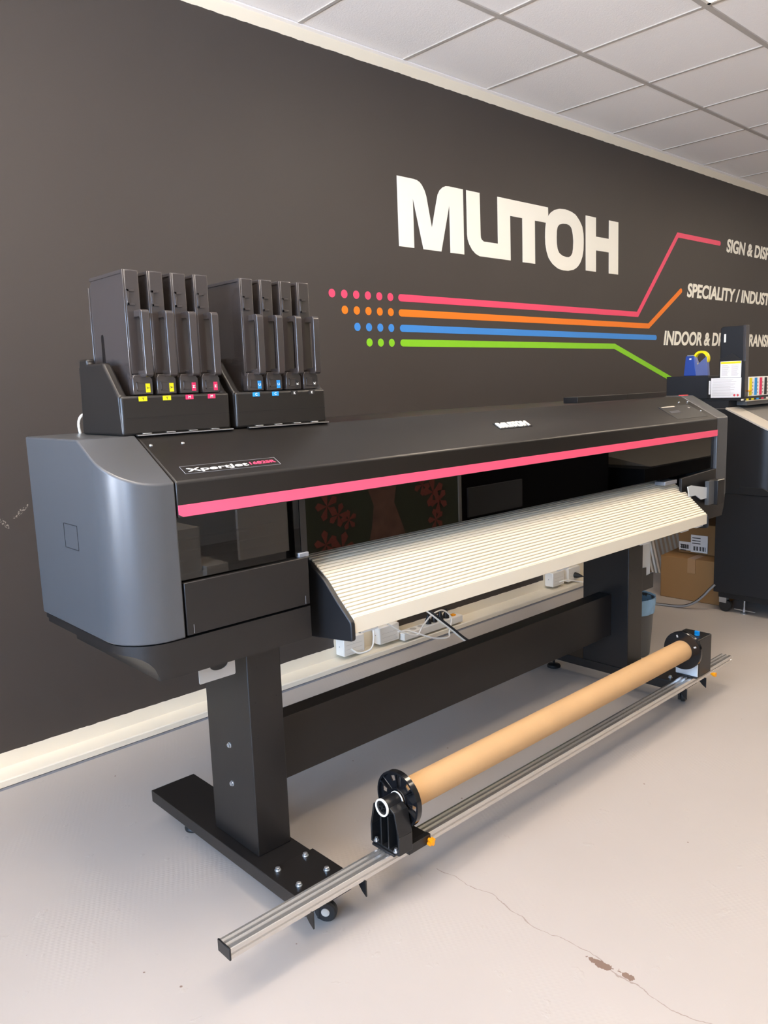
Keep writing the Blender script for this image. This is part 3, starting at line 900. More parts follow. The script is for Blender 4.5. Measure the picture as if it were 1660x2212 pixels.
# ink holders
HOLD = [(-1.393, -1.111), (-1.095, -0.809)]
TAGS = [('yellow', 'Y'), ('yellow', 'Y'), ('magenta', 'M'), ('magenta', 'M'), ('cyan', 'C'), ('cyan', 'C'), ('blacklab', 'K'), ('blacklab', 'K')]
TX = [-1.352, -1.2925, -1.234, -1.1745, -1.046, -0.987, -0.926, -0.8685]
for h, (x0, x1) in enumerate(HOLD):
    hm = MB()
    sidep = [(-0.865, ZT), (-0.88, 1.376), (-0.925, 1.376), (-0.925, 1.363), (-1.009, 1.363), (-1.071, 1.293), (-1.080, 1.287), (-1.087, ZT)]
    ho = MB()
    ho.prism(sidep, 'x', x0, x0 + .022)
    ho.prism(sidep, 'x', x1 - .022, x1)
    ho.box(x0 + .001, x1 - .001, -1.0872, -1.073, ZT + .0003, 1.2868)
    ho.box(x0 + .002, x1 - .002, -0.882, -0.869, ZT + .0005, 1.36)
    ho.box(x0 + .003, x1 - .003, -1.08, -0.87, ZT + .0008, 1.235)
    hh = ho.build('ink_holder', M['holder'], pr, 0.006, seg=3)
    hh['label'] = 'black ink holder, %s of the two' % ('left' if h == 0 else 'right')
    MB().box(x0 + .012, x1 - .002, -1.0878, -1.0868, 1.2375, 1.2385).build('holder_seam', M['deep'], hh)
    MB().box(x0 + .03, x1 + .0, -1.096, -1.086, ZT - .002, ZT + .0022).build('hinge_strip', M['holder'], hh, 0.0008)
    MB().box(x0 + .03, x1 + .0, -1.0972, -1.096, ZT - .001, ZT + .0008).build('hinge_edge', M['steel'], hh)
    for k in range(4):
        q = 4 * h + k
        tx = TX[q]
        lt = box('slot_label', M[TAGS[q][0]], tx + .003, tx + .023, -1.0884, -1.0872, 1.2742, 1.2846, hh)
        text_mesh('letter', TAGS[q][1], M['white'] if q > 1 else M['dark_ink'], 0.0066, lt, (tx + .013, -1.0887, 1.2794), None, None, 0.02, 0, 0.0003, align='C')
        box('slot_lug', M['steel'], tx + .004, tx + .026, -1.094, -1.087, ZT + .0022, ZT + .0042, hh, 0.001)

# ink tanks (things resting in the holders)
ORD = ['leftmost tank', 'second tank', 'third tank', 'fourth tank']
COLN = {'yellow': 'yellow', 'magenta': 'magenta', 'cyan': 'cyan', 'blacklab': 'black'}
def make_tank():
    t = thing('ink_tank', '', 'ink tank', (0, 0, 1.236), 'smoky ink tanks in the two holders')
    w = .039
    # shell with a recessed left face
    m1 = MB()
    outer = [(-1.062, 1.2865), (-1.062, 1.335), (-1.062, 1.566), (-0.884, 1.566), (-0.884, 1.553), (-0.871, 1.545), (-0.866, 1.30), (-0.88, 1.24), (-1.04, 1.24)]
    m1.prism([(-1.0625, 1.335), (-1.0625, 1.5665), (-0.884, 1.566), (-0.884, 1.553), (-0.871, 1.545), (-0.868, 1.30), (-0.88, 1.24), (-1.03, 1.24), (-1.045, 1.335)], 'x', 0.003, w)
    body = m1.build('body', M['tank'], t, 0.003, seg=2)
    rimm = MB()
    rimm.prism([(-1.062, 1.325), (-1.062, 1.566), (-1.054, 1.566), (-1.054, 1.325)], 'x', 0, .0045)
    rimm.prism([(-1.056, 1.566), (-1.056, 1.558), (-0.884, 1.558), (-0.884, 1.566)], 'x', 0.0002, .0045)
    rimm.prism([(-0.871, 1.545), (-0.876, 1.545), (-0.873, 1.26), (-0.868, 1.26)], 'x', 0.0004, .0045)
    rimm.build('rim', M['tank'], t, 0.0012)
    ft = MB().prism([(.0, 1.2885), (.048, 1.2885), (.048, 1.323), (.039, 1.334), (.004, 1.334), (.0, 1.325)], 'y', -1.072, -1.05)
    ft.build('foot_block', M['tank'], t, 0.0012)
    for L3 in (((.008, .026, 1.297, 1.300), (.008, .026, 1.315, 1.318), (.008, .011, 1.297, 1.318)), ((.006, .024, 1.518, 1.523), (.006, .024, 1.488, 1.493), (.006, .011, 1.488, 1.523))):
        lf = MB()
        yy = -1.0735 if L3[0][2] < 1.4 else -1.0655
        for a in L3:
            lf.box(a[0], a[1], yy, yy + .004, a[2], a[3])
        lf.build('latch', M['tank'], t, 0.0004)
    hn = MB()
    hp = [(-1.060, 1.462), (-1.060, 1.477)] + [(-1.092, 1.477)] + arc(-1.092, 1.469, .008, 90, 180, 4) + arc(-1.092, 1.336, .008, 180, 270, 4) + [(-1.060, 1.328), (-1.060, 1.343), (-1.085, 1.343), (-1.088, 1.346), (-1.088, 1.459), (-1.085, 1.462)]
    hn.prism(hp, 'x', .020, .039).build('handle', M['tank'], t, 0.0035, seg=3)
    sl = MB().prism([(-0.915, 1.33)] + arc(-0.925, 1.425, .0075, 0, 180, 8) + [(-0.935, 1.33)], 'x', 0.0030, 0.0045)
    sl.build('side_slot', M['deep'], t)
    lb = box('colour_label', M['yellow'], .030, .0405, -1.0730, -1.0718, 1.2935, 1.3135, t)
    return t
proto = make_tank()
parts0 = list(proto.children)
for q in range(8):
    cn, L_ = TAGS[q]
    if q == 0: t = proto; kids = parts0
    else:
        t = proto.copy(); COL.objects.link(t)
        kids = []
        for ch in parts0:
            c = ch.copy(); COL.objects.link(c); c.parent = t
            c.matrix_parent_inverse = ch.matrix_parent_inverse.copy()
            kids.append(c)
    t.location = (TX[q], 0, 1.236)
    for c in kids:
        if c.name.startswith('colour_label'):
            if q > 0: c.data = c.data.copy()
            c.data.materials[0] = M[cn]
            lab = c
    rt = Matrix.Rotation(math.pi / 2, 3, 'X') @ Matrix.Rotation(math.pi / 2, 3, 'Z')
    tm = text_mesh('letter', L_, M['white'] if q > 1 else M['dark_ink'], 0.0068, None, (0, 0, 0), rt, None, 0.02, 0, 0.0003, align='C')
    tm.parent = lab
    tm.location = (.03525, -1.0733, 1.3035)
    first = (q % 2 == 0)
    tone = COLN[cn]
    t['label'] = 'smoky ink tank with %s %s label, %s of the %s pair' % ('a' , tone, 'left' if first else 'right', {'Y': 'yellow', 'M': 'magenta', 'C': 'cyan', 'K': 'black'}[L_])

# ------------------------------------------------------------------ take-up unit
AY, AZ = -1.42, 0.2545
tu = thing('take_up_unit', 'aluminium take-up rail with roll holder and drive box along the printer foot', 'take-up unit', (-0.2, -1.42, 0.104))
RY1, RY2, RZ1, RZ2 = -1.442, -1.397, 0.108, 0.1345
rz0 = RZ1
gy = lambda a: RY1 + (RY2 - RY1) * a
rp_ = [(RY1, rz0), (RY1, rz0 + .009), (RY1 + .0035, rz0 + .0105), (RY1 + .0035, rz0 + .0145), (RY1, rz0 + .016), (RY1, RZ2 - .0015), (RY1 + .0015, RZ2)]
for a in (0.36, 0.72):
    rp_ += [(gy(a) - .0050, RZ2), (gy(a) - .0042, RZ2 - .0050), (gy(a) + .0008, RZ2 - .0062), (gy(a) + .0052, RZ2)]
rp_ += [(RY2 - .0015, RZ2), (RY2, RZ2 - .0015), (RY2, rz0)]
MB().prism(rp_, 'x', -1.418, 1.0).build('rail', M['alu'], tu)
box('end_cap', M['softblack'], -1.4225, -1.418, RY1 - .0015, RY2 + .0015, RZ1 - .001, RZ2 + .001, tu, 0.0015)
for x0 in (-1.205, -1.043, 0.600, 0.760):
    MB().prism([(RY1 - .004, .107), (RY1 - .004, .066), (RY1 + .010, .075), (-1.40, .107)], 'x', x0, x0 + .004).build('rail_bracket', M['softblack'], tu)
box('rail_tie', M['softblack'], -1.195, -1.04, -1.436, -1.405, .1035, .108, tu)
box('rail_tie', M['softblack'], 0.60, 0.765, -1.436, -1.405, .1035, .108, tu)
# left roll support
sp = thing_sp = MB()
hw0, hw1 = .050, .036
front = [(AY - hw0, .142), (AY - hw0, .190), (AY - hw1, .247), (AY - .022, AZ + .006)] + [(AY + .022 * math.cos(a), AZ - .022 * math.sin(a)) for a in [math.pi - math.pi * i / 10 for i in range(1, 10)]] + [(AY + .022, AZ + .006), (AY + hw1, .247), (AY + hw0, .190), (AY + hw0, .142)]
sp.prism(front, 'x', -0.925, -0.906)             # back web
def strip(p, q, th, x0=-0.952, x1=-0.906):
    p, q = Vector(p), Vector(q)
    d = (q - p).normalized(); n = Vector((-d.y, d.x)) * th / 2
    sp.prism([tuple(p + n), tuple(q + n), tuple(q - n), tuple(p - n)], 'x', x0, x1)
strip((AY - hw0, .142), (AY - hw0, .190), .005); strip((AY - hw0, .190), (AY - hw1, .250), .005)
strip((AY + hw0, .142), (AY + hw0, .190), .005); strip((AY + hw0, .190), (AY + hw1, .250), .005)
strip((AY - hw1, .248), (AY - .020, .258), .005); strip((AY + hw1, .248), (AY + .020, .258), .005)
strip((AY - hw0, .144), (AY + hw0, .144), .006)
strip((AY - .013, .144), (AY - .013, .232), .004); strip((AY + .013, .144), (AY + .013, .232), .004)
su = sp.build('roll_support', M['softblack'], tu, 0.001)
box('base_plate', M['softblack'], -0.956, -0.826, RY1 - .014, RY2 + .022, RZ2, .141, su, 0.0015)
box('base_block', M['softblack'], -0.905, -0.826, RY1 - .016, RY1 - .001, .118, .143, su, 0.001)
for by in (AY - .036, AY + .036):
    MB().lathe((-.948, by), 'z', [(.146, .007), (.149, .007), (.150, .004), (.156, .004)], 12).build('bolt', M['steel'], su, smooth=True)
kn = MB()
kn.lathe((-.832, .126), 'y', [(RY1 - .030, .004), (RY1 - .030, .007), (RY1 - .016, .006), (RY1 - .016, .003)], 12)
for a in range(4):
    kn.cyl((-.832 + .0075 * math.cos(a * math.pi / 2 + .5), .126 + .0075 * math.sin(a * math.pi / 2 + .5)), 'y', .0046, RY1 - .028, RY1 - .018, 10)
kn.build('thumb_knob', M['orange_pl'], su, smooth=True)
hb_ = MB().lathe((AY, AZ), 'x', [(-.957, .0215), (-.905, .0215), (-.905, .012), (-.957, .012)], 28, closed=True)
hub = hb_.build('hub', M['softblack'], tu, smooth=True)
MB().lathe((AY, AZ), 'x', [(-.9595, .0225), (-.955, .0225), (-.955, .0185), (-.9595, .0185)], 32, closed=True).build('hub_ring', M['white_pl'], hub, smooth=True)
MB().lathe((AY, AZ), 'x', [(-.908, .023), (-.905, .023), (-.905, .0165), (-.908, .0165)], 32, closed=True).build('hub_ring', M['white_pl'], hub, smooth=True)
hc = MB()
hc.cyl((AY, AZ), 'x', .004, -.957, -.93, 10)
for a in range(6):
    c, s_ = math.cos(a * math.pi / 3), math.sin(a * math.pi / 3)
    hc.prism([(AY + .003 * c - .0012 * s_, AZ + .003 * s_ + .0012 * c), (AY + .0135 * c - .0012 * s_, AZ + .0135 * s_ + .0012 * c), (AY + .0135 * c + .0012 * s_, AZ + .0135 * s_ - .0012 * c), (AY + .003 * c + .0012 * s_, AZ + .003 * s_ - .0012 * c)], 'x', -.957, -.94)
hc.cyl((AY, AZ), 'x', .014, -.942, -.935, 20)
hc.build('hub_core', M['softblack'], hub)
def flange(x0, x1, m, name):
    """dished disc with rim, inner hub and slotted web"""
    f = MB()
    f.lathe((AY, AZ), 'x', [(x0, .0735), (x1, .0735), (x1, .0675), (x0, .0675)], 48, closed=True)     # rim
    xm = (x0 + x1) / 2
    # web as sectors with windows
    n = 48
    for i in range(n):
        t0, t1 = 2 * math.pi * i / n, 2 * math.pi * (i + 1) / n
        def q(r0, r1):
            f.prism([(AY + r0 * math.cos(t0), AZ + r0 * math.sin(t0)), (AY + r1 * math.cos(t0), AZ + r1 * math.sin(t0)), (AY + r1 * math.cos(t1), AZ + r1 * math.sin(t1)), (AY + r0 * math.cos(t1), AZ + r0 * math.sin(t1))], 'x', xm, xm + .003)
        if i % 8 in (0, 1):
            q(.020, .046); q(.060, .068)
        else: q(.020, .068)
    f.lathe((AY, AZ), 'x', [(x0 + .002, .030), (x1, .030), (x1, .026), (x0 + .002, .026)], 36, closed=True)
    for a in range(6):
        t = a * math.pi / 3 + .45
        c, s_ = math.cos(t), math.sin(t)
        f.prism([(AY + .03 * c - .001 * s_, AZ + .03 * s_ + .001 * c), (AY + .068 * c - .001 * s_, AZ + .068 * s_ + .001 * c), (AY + .068 * c + .001 * s_, AZ + .068 * s_ - .001 * c), (AY + .03 * c + .001 * s_, AZ + .03 * s_ - .001 * c)], 'x', x0 + .002, xm + .001)
    return f.build(name, m, tu, smooth=True)
flange(-.905, -.890, M['gloss'], 'flange')
fr_ = flange(.607, .620, M['gloss'], 'flange')
MB().lathe((AY, AZ), 'x', [(.6035, .072), (.606, .0735), (.606, .030), (.6035, .030)], 48, closed=True).build('flange_face', M['gloss'], fr_, smooth=True)
sf = MB()
for ang in (155, 70, -15, -60):
    t = math.radians(ang)
    c, s_ = math.cos(t), math.sin(t)
    r0, r1 = .052, .062
    sf.prism([(AY + r0 * c - .003 * s_, AZ + r0 * s_ + .003 * c), (AY + r1 * c - .003 * s_, AZ + r1 * s_ + .003 * c), (AY + r1 * c + .003 * s_, AZ + r1 * s_ - .003 * c), (AY + r0 * c + .003 * s_, AZ + r0 * s_ - .003 * c)], 'x', .6025, .6034)
sf.build('flange_slots', M['lightgrey'], fr_)
# drive box
db = box('drive_box', M['black'], .668, .772, -1.458, -1.372, .141, .288, tu, 0.003)
box('drive_box_cap', M['softblack'], .672, .768, -1.452, -1.355, .288, .2895, db)
box('end_plate', M['bracketsteel'], .662, .668, -1.456, -1.368, .140, .25, db, 0.001)
MB().cyl((AY, AZ), 'x', .020, .619, .665, 24).build('drive_shaft', M['softblack'], db, smooth=True)
bk = MB()
bk.cyl((.716, -1.425), 'z', .010, .2885, .293, 14); bk.box(.712, .721, -1.434, -1.416, .292, .306)
bk.build('switch_knob', M['blue_knob'], db, 0.001)
kk = MB().lathe((.765, .128), 'y', [(-1.482, .003), (-1.482, .009), (-1.470, .007), (-1.462, .003)], 12)
kk.build('thumb_knob', M['orange_pl'], db, smooth=True)
box('drive_base', M['softblack'], .655, .775, RY1 - .014, RY2 + .02, RZ2, .141, db, 0.001)
# cardboard tube
tb = MB().lathe((AY, AZ), 'x', [(-.890, .0395), (.6035, .0395), (.6035, .0355), (-.890, .0355)], 64, closed=True).build('cardboard_tube', M['tube'], None, smooth=True)
tag(tb, 'long brown cardboard tube held between the two black flanges', 'cardboard tube')

# ------------------------------------------------------------------ second printer on the right
QX = 2.0
p2 = thing('wide_format_printer', 'second black printer partly cut off at the right edge of the photo', 'printer', (3.2, -1.0, 0))
QY1, QYF = -0.94, -1.235
QZ = 1.110
m2 = MB()
# tall side body down to the cabinet: sloped top with rounded front corner
def q_top(y): return QZ if y > QY1 else QZ + (0.962 - QZ) * (QY1 - y) / (QY1 - QYF)
outl = cover_outline(QX, 4.4, -0.50, QYF, 0.12, 0.0, 12)
out2 = []
for i, p in enumerate(outl):
    q = outl[(i + 1) % len(outl)]
    out2.append(p)
    if (p[1] - QY1) * (q[1] - QY1) < 0:
        t = (QY1 - p[1]) / (q[1] - p[1]); out2.append((p[0] + t * (q[0] - p[0]), QY1))
lo = [m2.bm.verts.new((x, y, .66)) for x, y in out2]
hi = [m2.bm.verts.new((x, y, q_top(y) - .004)) for x, y in out2]
n = len(out2)
for i in range(n):
    m2.bm.faces.new((lo[i], lo[(i + 1) % n], hi[(i + 1) % n], hi[i]))
m2.bm.faces.new(lo[::-1])
fi = [i for i in range(n) if out2[i][1] <= QY1 + 1e-6]; bi = [i for i in range(n) if out2[i][1] >= QY1 - 1e-6]
m2.bm.faces.new([hi[i] for i in fi])
bi_s = sorted(bi, key=lambda i: (out2[i][1] < QY1 + 1e-6, 0))
kk_ = [i for i in bi if abs(out2[i][1] - QY1) < 1e-6]; bb_ = [i for i in bi if i not in kk_]
m2.bm.faces.new([hi[min(bb_, key=lambda i: out2[i][0])], hi[min(kk_, key=lambda i: out2[i][0])], hi[max(kk_, key=lambda i: out2[i][0])], hi[max(bb_, key=lambda i: out2[i][0])]])
m2.build('body', M['plate'], p2, smooth=True)
# light grey sloped end piece + darker lid on the slope
def q_slope(name, m, pts, h):
    mb = MB()
    d = Vector((0, QYF - QY1, 0.962 - QZ)).normalized(); nn = Vector((1, 0, 0)).cross(d); nn = nn if nn.z > 0 else -nn
    mb.loft([[Vector((x, y, q_top(y) - .006)) for x, y in pts], [Vector((x, y, q_top(y))) + nn * h for x, y in pts]])
    return mb.build(name, m, p2, 0.0015)
edge = [(QX - .002, QY1)] + [(x - .002 if x < QX + .06 else x, y) for x, y in arc(QX + .12, QYF + .12, .12, 180, 270, 12)]
q_slope('end_trim', M['lightgrey'], edge + [(QX + .16, QYF), (QX + .16, QY1)], 0.004)
q_slope('lid', M['dgrey_lid'], [(QX + .165, QY1), (QX + .165, QYF), (4.4, QYF), (4.4, QY1)], 0.004)
box('cabinet', M['plate'], QX, 4.35, -1.36, -0.905, 0.113, 0.66, p2, 0.004)
# dark lower scoop line on the side
MB().prism([(-1.03, .66), (-1.03, .70), (-1.15, .70), (-1.19, .68), (-1.2, .66)], 'x', QX - .006, QX).build('side_scoop', M['softblack'], p2, 0.002)
box('cabinet_foot', M['softblack'], QX + .01, QX + .10, -1.3, -0.93, .085, .113, p2, 0.002)
cc_ = MB().lathe((-.955, .033), 'x', [(QX + .035, .012), (QX + .035, .028), (QX + .04, .033), (QX + .058, .033), (QX + .063, .028), (QX + .063, .012)], 28).build('caster', M['rubber'], p2, smooth=True)
MB().box(QX + .03, QX + .068, -.965, -.925, .05, .09).build('caster_fork', M['steel'], cc_, .002)
lv = MB()
lv.cyl((QX + .06, -1.052), 'z', .005, .012, .09, 12)
lv.build('levelling_stem', M['steel'], p2, smooth=True)
lw = MB().lathe((QX + .06, -1.052), 'z', [(0, .018), (.004, .018), (.010, .008), (.026, .007)], 18).build('levelling_pad', M['steel'], p2, smooth=True)
box('levelling_handle', M['steel'], QX + .055, QX + .065, -1.11, -1.0, .017, .021, p2)
box('ink_shelf', M['softblack'], 2.075, 4.4, -1.0, -0.50, 1.146, 1.156, p2, 0.001)
box('shelf_front', M['dgrey_lid'], 2.16, 4.4, -0.985, -0.60, 1.118, 1.146, p2, 0.002)
box('shelf_support', M['sheetmetal_dark'], 2.06, 2.16, -0.93, -0.55, 1.106, 1.146, p2)
box('top_deck', M['dgrey_lid'], 2.02, 4.4, -0.94, -0.55, 1.095, 1.1065, p2, 0.002)
box('shelf_edge', M['slat'], 2.10, 4.4, -1.0035, -1.0, 1.1415, 1.1455, p2)
mbx = box('metal_box', M['sheetmetal_dark'], 2.100, 2.60, -0.797, -0.556, 1.157, 1.283, p2, 0.0015)
hb2 = MB()
hb2.prism([(-0.798, 1.157), (-0.798, 1.270), (-0.862, 1.272), (-0.862, 1.366), (-0.928, 1.396), (-0.981, 1.357), (-0.998, 1.350), (-0.998, 1.157)], 'x', 2.086, 2.0895)
holder2 = hb2.build('ink_holder', M['holder'], p2, 0.0008)
box('holder_front', M['softblack'], 2.0895, 4.4, -0.9985, -0.985, 1.157, 1.166, holder2)
box('holder_rear', M['softblack'], 2.0895, 4.4, -0.81, -0.798, 1.157, 1.265, holder2)
def side_sticker(y0, y1, z0, z1, rows_, head=None, cols=1, parent=None, x=2.086):
    s = box('sticker', M['paper'], x - .0012, x, y0, y1, z0, z1, parent)
    if head: box('sticker_head', M['yellow'], x - .0018, x - .0012, y0 + .002, y1 - .002, z1 - head, z1 - .002, s)
    ln = MB()
    zt = z1 - (head or 0) - .008
    w = (y1 - y0 - .008) / cols
    for c in range(cols):
        for r in range(rows_):
            z = zt - (zt - z0 - .006) * r / rows_
            a = y1 - .004 - c * w - .004
            ln.box(x - .0017, x - .0012, a - (w - .008) * (.65 + .35 * random.random()), a, z - .0011, z)
    ln.build('sticker_print', M['ink_grey'], s)
    return s
s1 = side_sticker(-0.982, -0.820, 1.163, 1.267, 15, None, 1, holder2)
for cy in (-.966, -.948):
    MB().prism([(cy, 1.168), (cy + .007, 1.1755), (cy, 1.183), (cy - .007, 1.1755)], 'x', 2.0838, 2.0845).build('hazard_mark', M['red_ink'], s1)
side_sticker(-0.979, -0.868, 1.2685, 1.354, 12, .013, 2, holder2)
side_sticker(-0.817, -0.808, 1.181, 1.254, 7, None, 1, holder2)
# tall ink tank standing in the holder
tw = thing('ink_tank', 'tall black ink tank above the label stickers at the right edge', 'ink tank', (2.11, -0.93, 1.168), None)
MB().prism([(-0.862, 1.17), (-0.860, 1.528), (-0.872, 1.536), (-0.988, 1.536), (-0.992, 1.17)], 'x', 2.0925, 2.128).build('body', M['plate'], tw, 0.004, seg=3)
MB().prism([(-0.984, 1.168), (-0.980, 1.538), (-0.995, 1.537), (-0.999, 1.168)], 'x', 2.0915, 2.133).build('front_rim', M['tank'], tw, 0.0015)
box('slot', M['logo'], 2.0918, 2.0926, -0.890, -0.880, 1.454, 1.497, tw)
# short ink cartridges with coloured bands
for k, (cm, nm) in enumerate((('yellow', 'yellow'), ('cyan', 'blue'), ('magenta', 'pink'), ('blacklab', 'black'))):
    x = 2.140 + .0655 * k
    t = thing('ink_cartridge', 'small white ink cartridge with a %s stripe on the right hand printer' % nm, 'ink cartridge', (x + .03, -.93, 1.168), 'ink cartridges on the second printer')
    box('body', M['paper'], x, x + .063, -0.998, -0.82, 1.1665, 1.268, t, 0.001)
    box('colour_band', M[cm], x + .008, x + .040, -0.9992, -0.998, 1.171, 1.263, t)
    for r in range(4):
        box('print_mark', M['ink_grey'], x + .045, x + .057, -.9986, -.998, 1.180 + r * .018, 1.188 + r * .018, t)
for k, cm in enumerate(('white', 'yellow', 'yellow', 'cyan', 'magenta', 'white')):
    x = 2.060 + .0645 * k
    box('slot_label', M[cm], x - .014, x + .014, -1.0018, -1.0, 1.147, 1.1555, p2)
MB().box(2.128, 2.16, -1.010, -1.0, 1.192, 1.199).build('orange_tab', M['orange_pl'], p2, 0.001)
# tape dispenser
td = thing('tape_dispenser', 'blue tape dispenser with yellow tape roll on the black metal box', 'tape dispenser', (2.14, -.73, 1.283))
MB().prism([(-.654, 1.2835), (-.665, 1.392), (-.716, 1.391), (-.732, 1.345), (-.783, 1.389), (-.792, 1.2835)], 'x', 2.103, 2.130).build('side', M['blue_disp2'], td, 0.0025)
MB().prism([(-.6535, 1.2837), (-.6645, 1.3925), (-.714, 1.3915), (-.727, 1.2837)], 'x', 2.101, 2.132).build('weighted_end', M['blue_disp'], td, 0.004)
MB().lathe((-.748, 1.375), 'x', [(2.105, .043), (2.129, .043), (2.129, .031), (2.105, .031)], 40, closed=True).build('tape_roll', M['tape'], td, smooth=True)
box('cutter', M['steel'], 2.104, 2.129, -.712, -.672, 1.3925, 1.3965, td)
box('white_tag', M['paper'], 2.1003, 2.1011, -.698, -.686, 1.372, 1.380, td)

# ------------------------------------------------------------------ boxes, boards, bin
bx1 = thing('cardboard_box', 'large brown cardboard box on the floor under the smaller box', 'cardboard box', (2.1, -0.55, 0), 'stacked cardboard boxes')
MB().prism([(2.112, -.537), (2.123, -.90), (2.62, -.90), (2.62, -.49)], 'z', 0.0, 0.248).build('carton', M['card'], bx1, 0.004)
MB().box(2.1135, 2.1185, -.745, -.70, .165, .2485).build('packing_tape', M['tape_clear'], bx1)
MB().box(2.1135, 2.62, -.745, -.70, .2482, .2492).build('packing_tape', M['tape_clear'], bx1)
bx2 = thing('cardboard_box', 'smaller brown cardboard box with white shipping labels stacked on top', 'cardboard box', (2.4, -0.55, .249), 'stacked cardboard boxes')
MB().prism([(2.245, -.578), (2.255, -.85), (2.62, -.85), (2.62, -.578)], 'z', 0.2495, 0.428).build('carton', M['card'], bx2, 0.004)
def side_label(y0, y1, z0, z1):
    lb = box('shipping_label', M['paper'], 2.2405, 2.2455, y0, y1, z0, z1, bx2)
    pm = MB()
    for r in range(3):
        pm.box(2.2398, 2.2405, y1 - .008 - (y1 - y0) * .5, y1 - .008, z1 - .02 - r * .016, z1 - .015 - r * .016)
    for r in range(9):
        yy = y0 + .01 + r * (y1 - y0 - .02) / 9
        pm.box(2.2398, 2.2405, yy, yy + .003 + .004 * (r % 2), z0 + .010, z0 + .035)
    pm.build('label_print', M['dark_ink'], lb)
side_label(-.6545, -.584, .267, .317)
side_label(-.756, -.6555, .262, .364)

# leaning boards against the back wall (a stack of panels, the front one slatted)
M['slatpanel'] = mat('slatted_wood', (0.74, 0.62, 0.46), 0.6)
nt = M['slatpanel'].node_tree
tcn = nt.nodes.new('ShaderNodeTexCoord'); wv = nt.nodes.new('ShaderNodeTexWave'); wv.inputs['Scale'].default_value = 5.5; wv.inputs['Distortion'].default_value = 0.6
nt.links.new(tcn.outputs['Object'], wv.inputs['Vector'])
rmp = nt.nodes.new('ShaderNodeValToRGB')
rmp.color_ramp.elements[0].color = (0.78, 0.62, 0.44, 1); rmp.color_ramp.elements[0].position = .4
rmp.color_ramp.elements[1].color = (0.96, 0.93, 0.86, 1); rmp.color_ramp.elements[1].position = .6
nt.links.new(wv.outputs['Fac'], rmp.inputs[0])
nt.links.new(rmp.outputs[0], nt.nodes['Principled BSDF'].inputs['Base Color'])
for i, (mk, nm) in enumerate((('slatpanel', 'slatted pale wooden panel, front of the leaning stack behind the boxes'), ('white_pl', 'white panel second in the leaning stack behind the boxes'), ('plank', 'pale wooden panel third in the leaning stack behind the boxes'), ('card', 'brown panel at the back of the leaning stack behind the boxes'))):
    y0 = -.268 + .020 * i
    hgt = .62 - .04 * i
    k = .25 * hgt
    o = MB().prism([(y0, .0), (y0 + .014, .0), (y0 + .014 + k, hgt), (y0 + k, hgt)], 'x', 2.625 - .008 * i, 3.25).build('leaning_panel', M[mk], None, 0.001)
    tag(o, nm, 'panel', 'panels leaning behind the cardboard boxes')

# waste bin behind the right post
bn = thing('waste_bin', 'dark grey waste bin with a blue liner behind the right post', 'waste bin', (1.13, -0.90, 0))
BC = (1.112, -0.915)
MB().lathe(BC, 'z', [(0.0, .084), (.004, .088), (.27, .106), (.272, .104), (.01, .084)], 40).build('bin_body', M['bin'], bn, smooth=True)
lin = MB()
rings = []
for k, (z, r) in enumerate(((.205, .0965), (.212, .1000), (.235, .0995), (.250, .1035), (.268, .1025), (.279, .1035), (.277, .0985), (.262, .0945), (.235, .0915), (.19, .086))):
    ring = []
    r += .008
    for i in range(56):
        t = 2 * math.pi * i / 56
        w = .0018 * math.sin(9 * t + 3 * k) + .0012 * math.sin(17 * t + k * 1.7)
        zz = z + (.004 * math.sin(5 * t + k) if 0 < k < 4 else 0)
        ring.append((BC[0] + (r + w) * math.cos(t), BC[1] + (r + w) * math.sin(t), zz))
    rings.append(ring)
lin.loft(rings, caps=False).build('bin_liner', M['bluebag'], bn, smooth=True)
cr = MB()
bmesh.ops.create_icosphere(cr.bm, subdivisions=3, radius=.055, matrix=Matrix.Translation((BC[0] - .02, BC[1] + .02, .235)))
for v in cr.bm.verts:
    d = v.co - Vector((BC[0] - .02, BC[1] + .02, .235))
    v.co += d * (.22 * math.sin(47 * v.co.x + 31 * v.co.z) * math.sin(53 * v.co.y))
cw = cr.build('crumpled_wrapper', M['clearbag'], None)
tag(cw, 'crumpled clear plastic wrapper inside the blue-lined waste bin', 'wrapper')

# ------------------------------------------------------------------ sockets and cables along the wall
def socket(x0, x1, lab, dy=.062):
    t = thing('wall_socket', lab, 'wall socket', ((x0 + x1) / 2, 0, .06), 'white socket boxes above the cable duct')
    box('housing', M['white_pl'], x0, x1, -dy, -0.002, .054, .140, t, 0.004)
    box('side_screw', M['greymetal'], x0 - .0006, x0 + .0003, -dy + .03, -dy + .034, .095, .100, t)
    ln = MB()
    for k in range(3):
        ln.box(x0 + .015, x1 - .015, -dy - .0005, -dy + .0005, .065 + k * .02, .0658 + k * .02)
    ln.build('housing_grooves', M['lightgrey'], t)
    return t
socket(.058, .186, 'white socket box, leftmost on the wall below the apron')
socket(.285, .415, 'white socket box beside the power strip')
socket(1.705, 1.822, 'white socket box on the wall near the right post')
sD = socket(1.866, 1.995, 'white socket box with a black plug beside the right post')
pt_ = thing('power_plug', 'black round power plug and cord in the rightmost socket box', 'plug', (1.935, -.064, .088))
plg = MB().lathe((1.935, .088), 'y', [(-.115, .006), (-.105, .009), (-.078, .017), (-.064, .018)], 16).build('plug_body', M['rubber'], pt_, smooth=True)
pc = MB().tube(smooth_path([(1.935, -.114, .088), (1.945, -.15, .082), (1.98, -.19, .06), (2.04, -.22, .02), (2.1, -.22, .004)], 6), .0035).build('cord', M['rubber'], pt_, smooth=True)
ps = thing('power_strip', 'white multi-socket power strip lying on the cable duct', 'power strip', (.6, -.08, .045))
MB().box(.425, .86, -.085, -.03, .044, .082).build('housing', M['white_pl'], ps, .004)
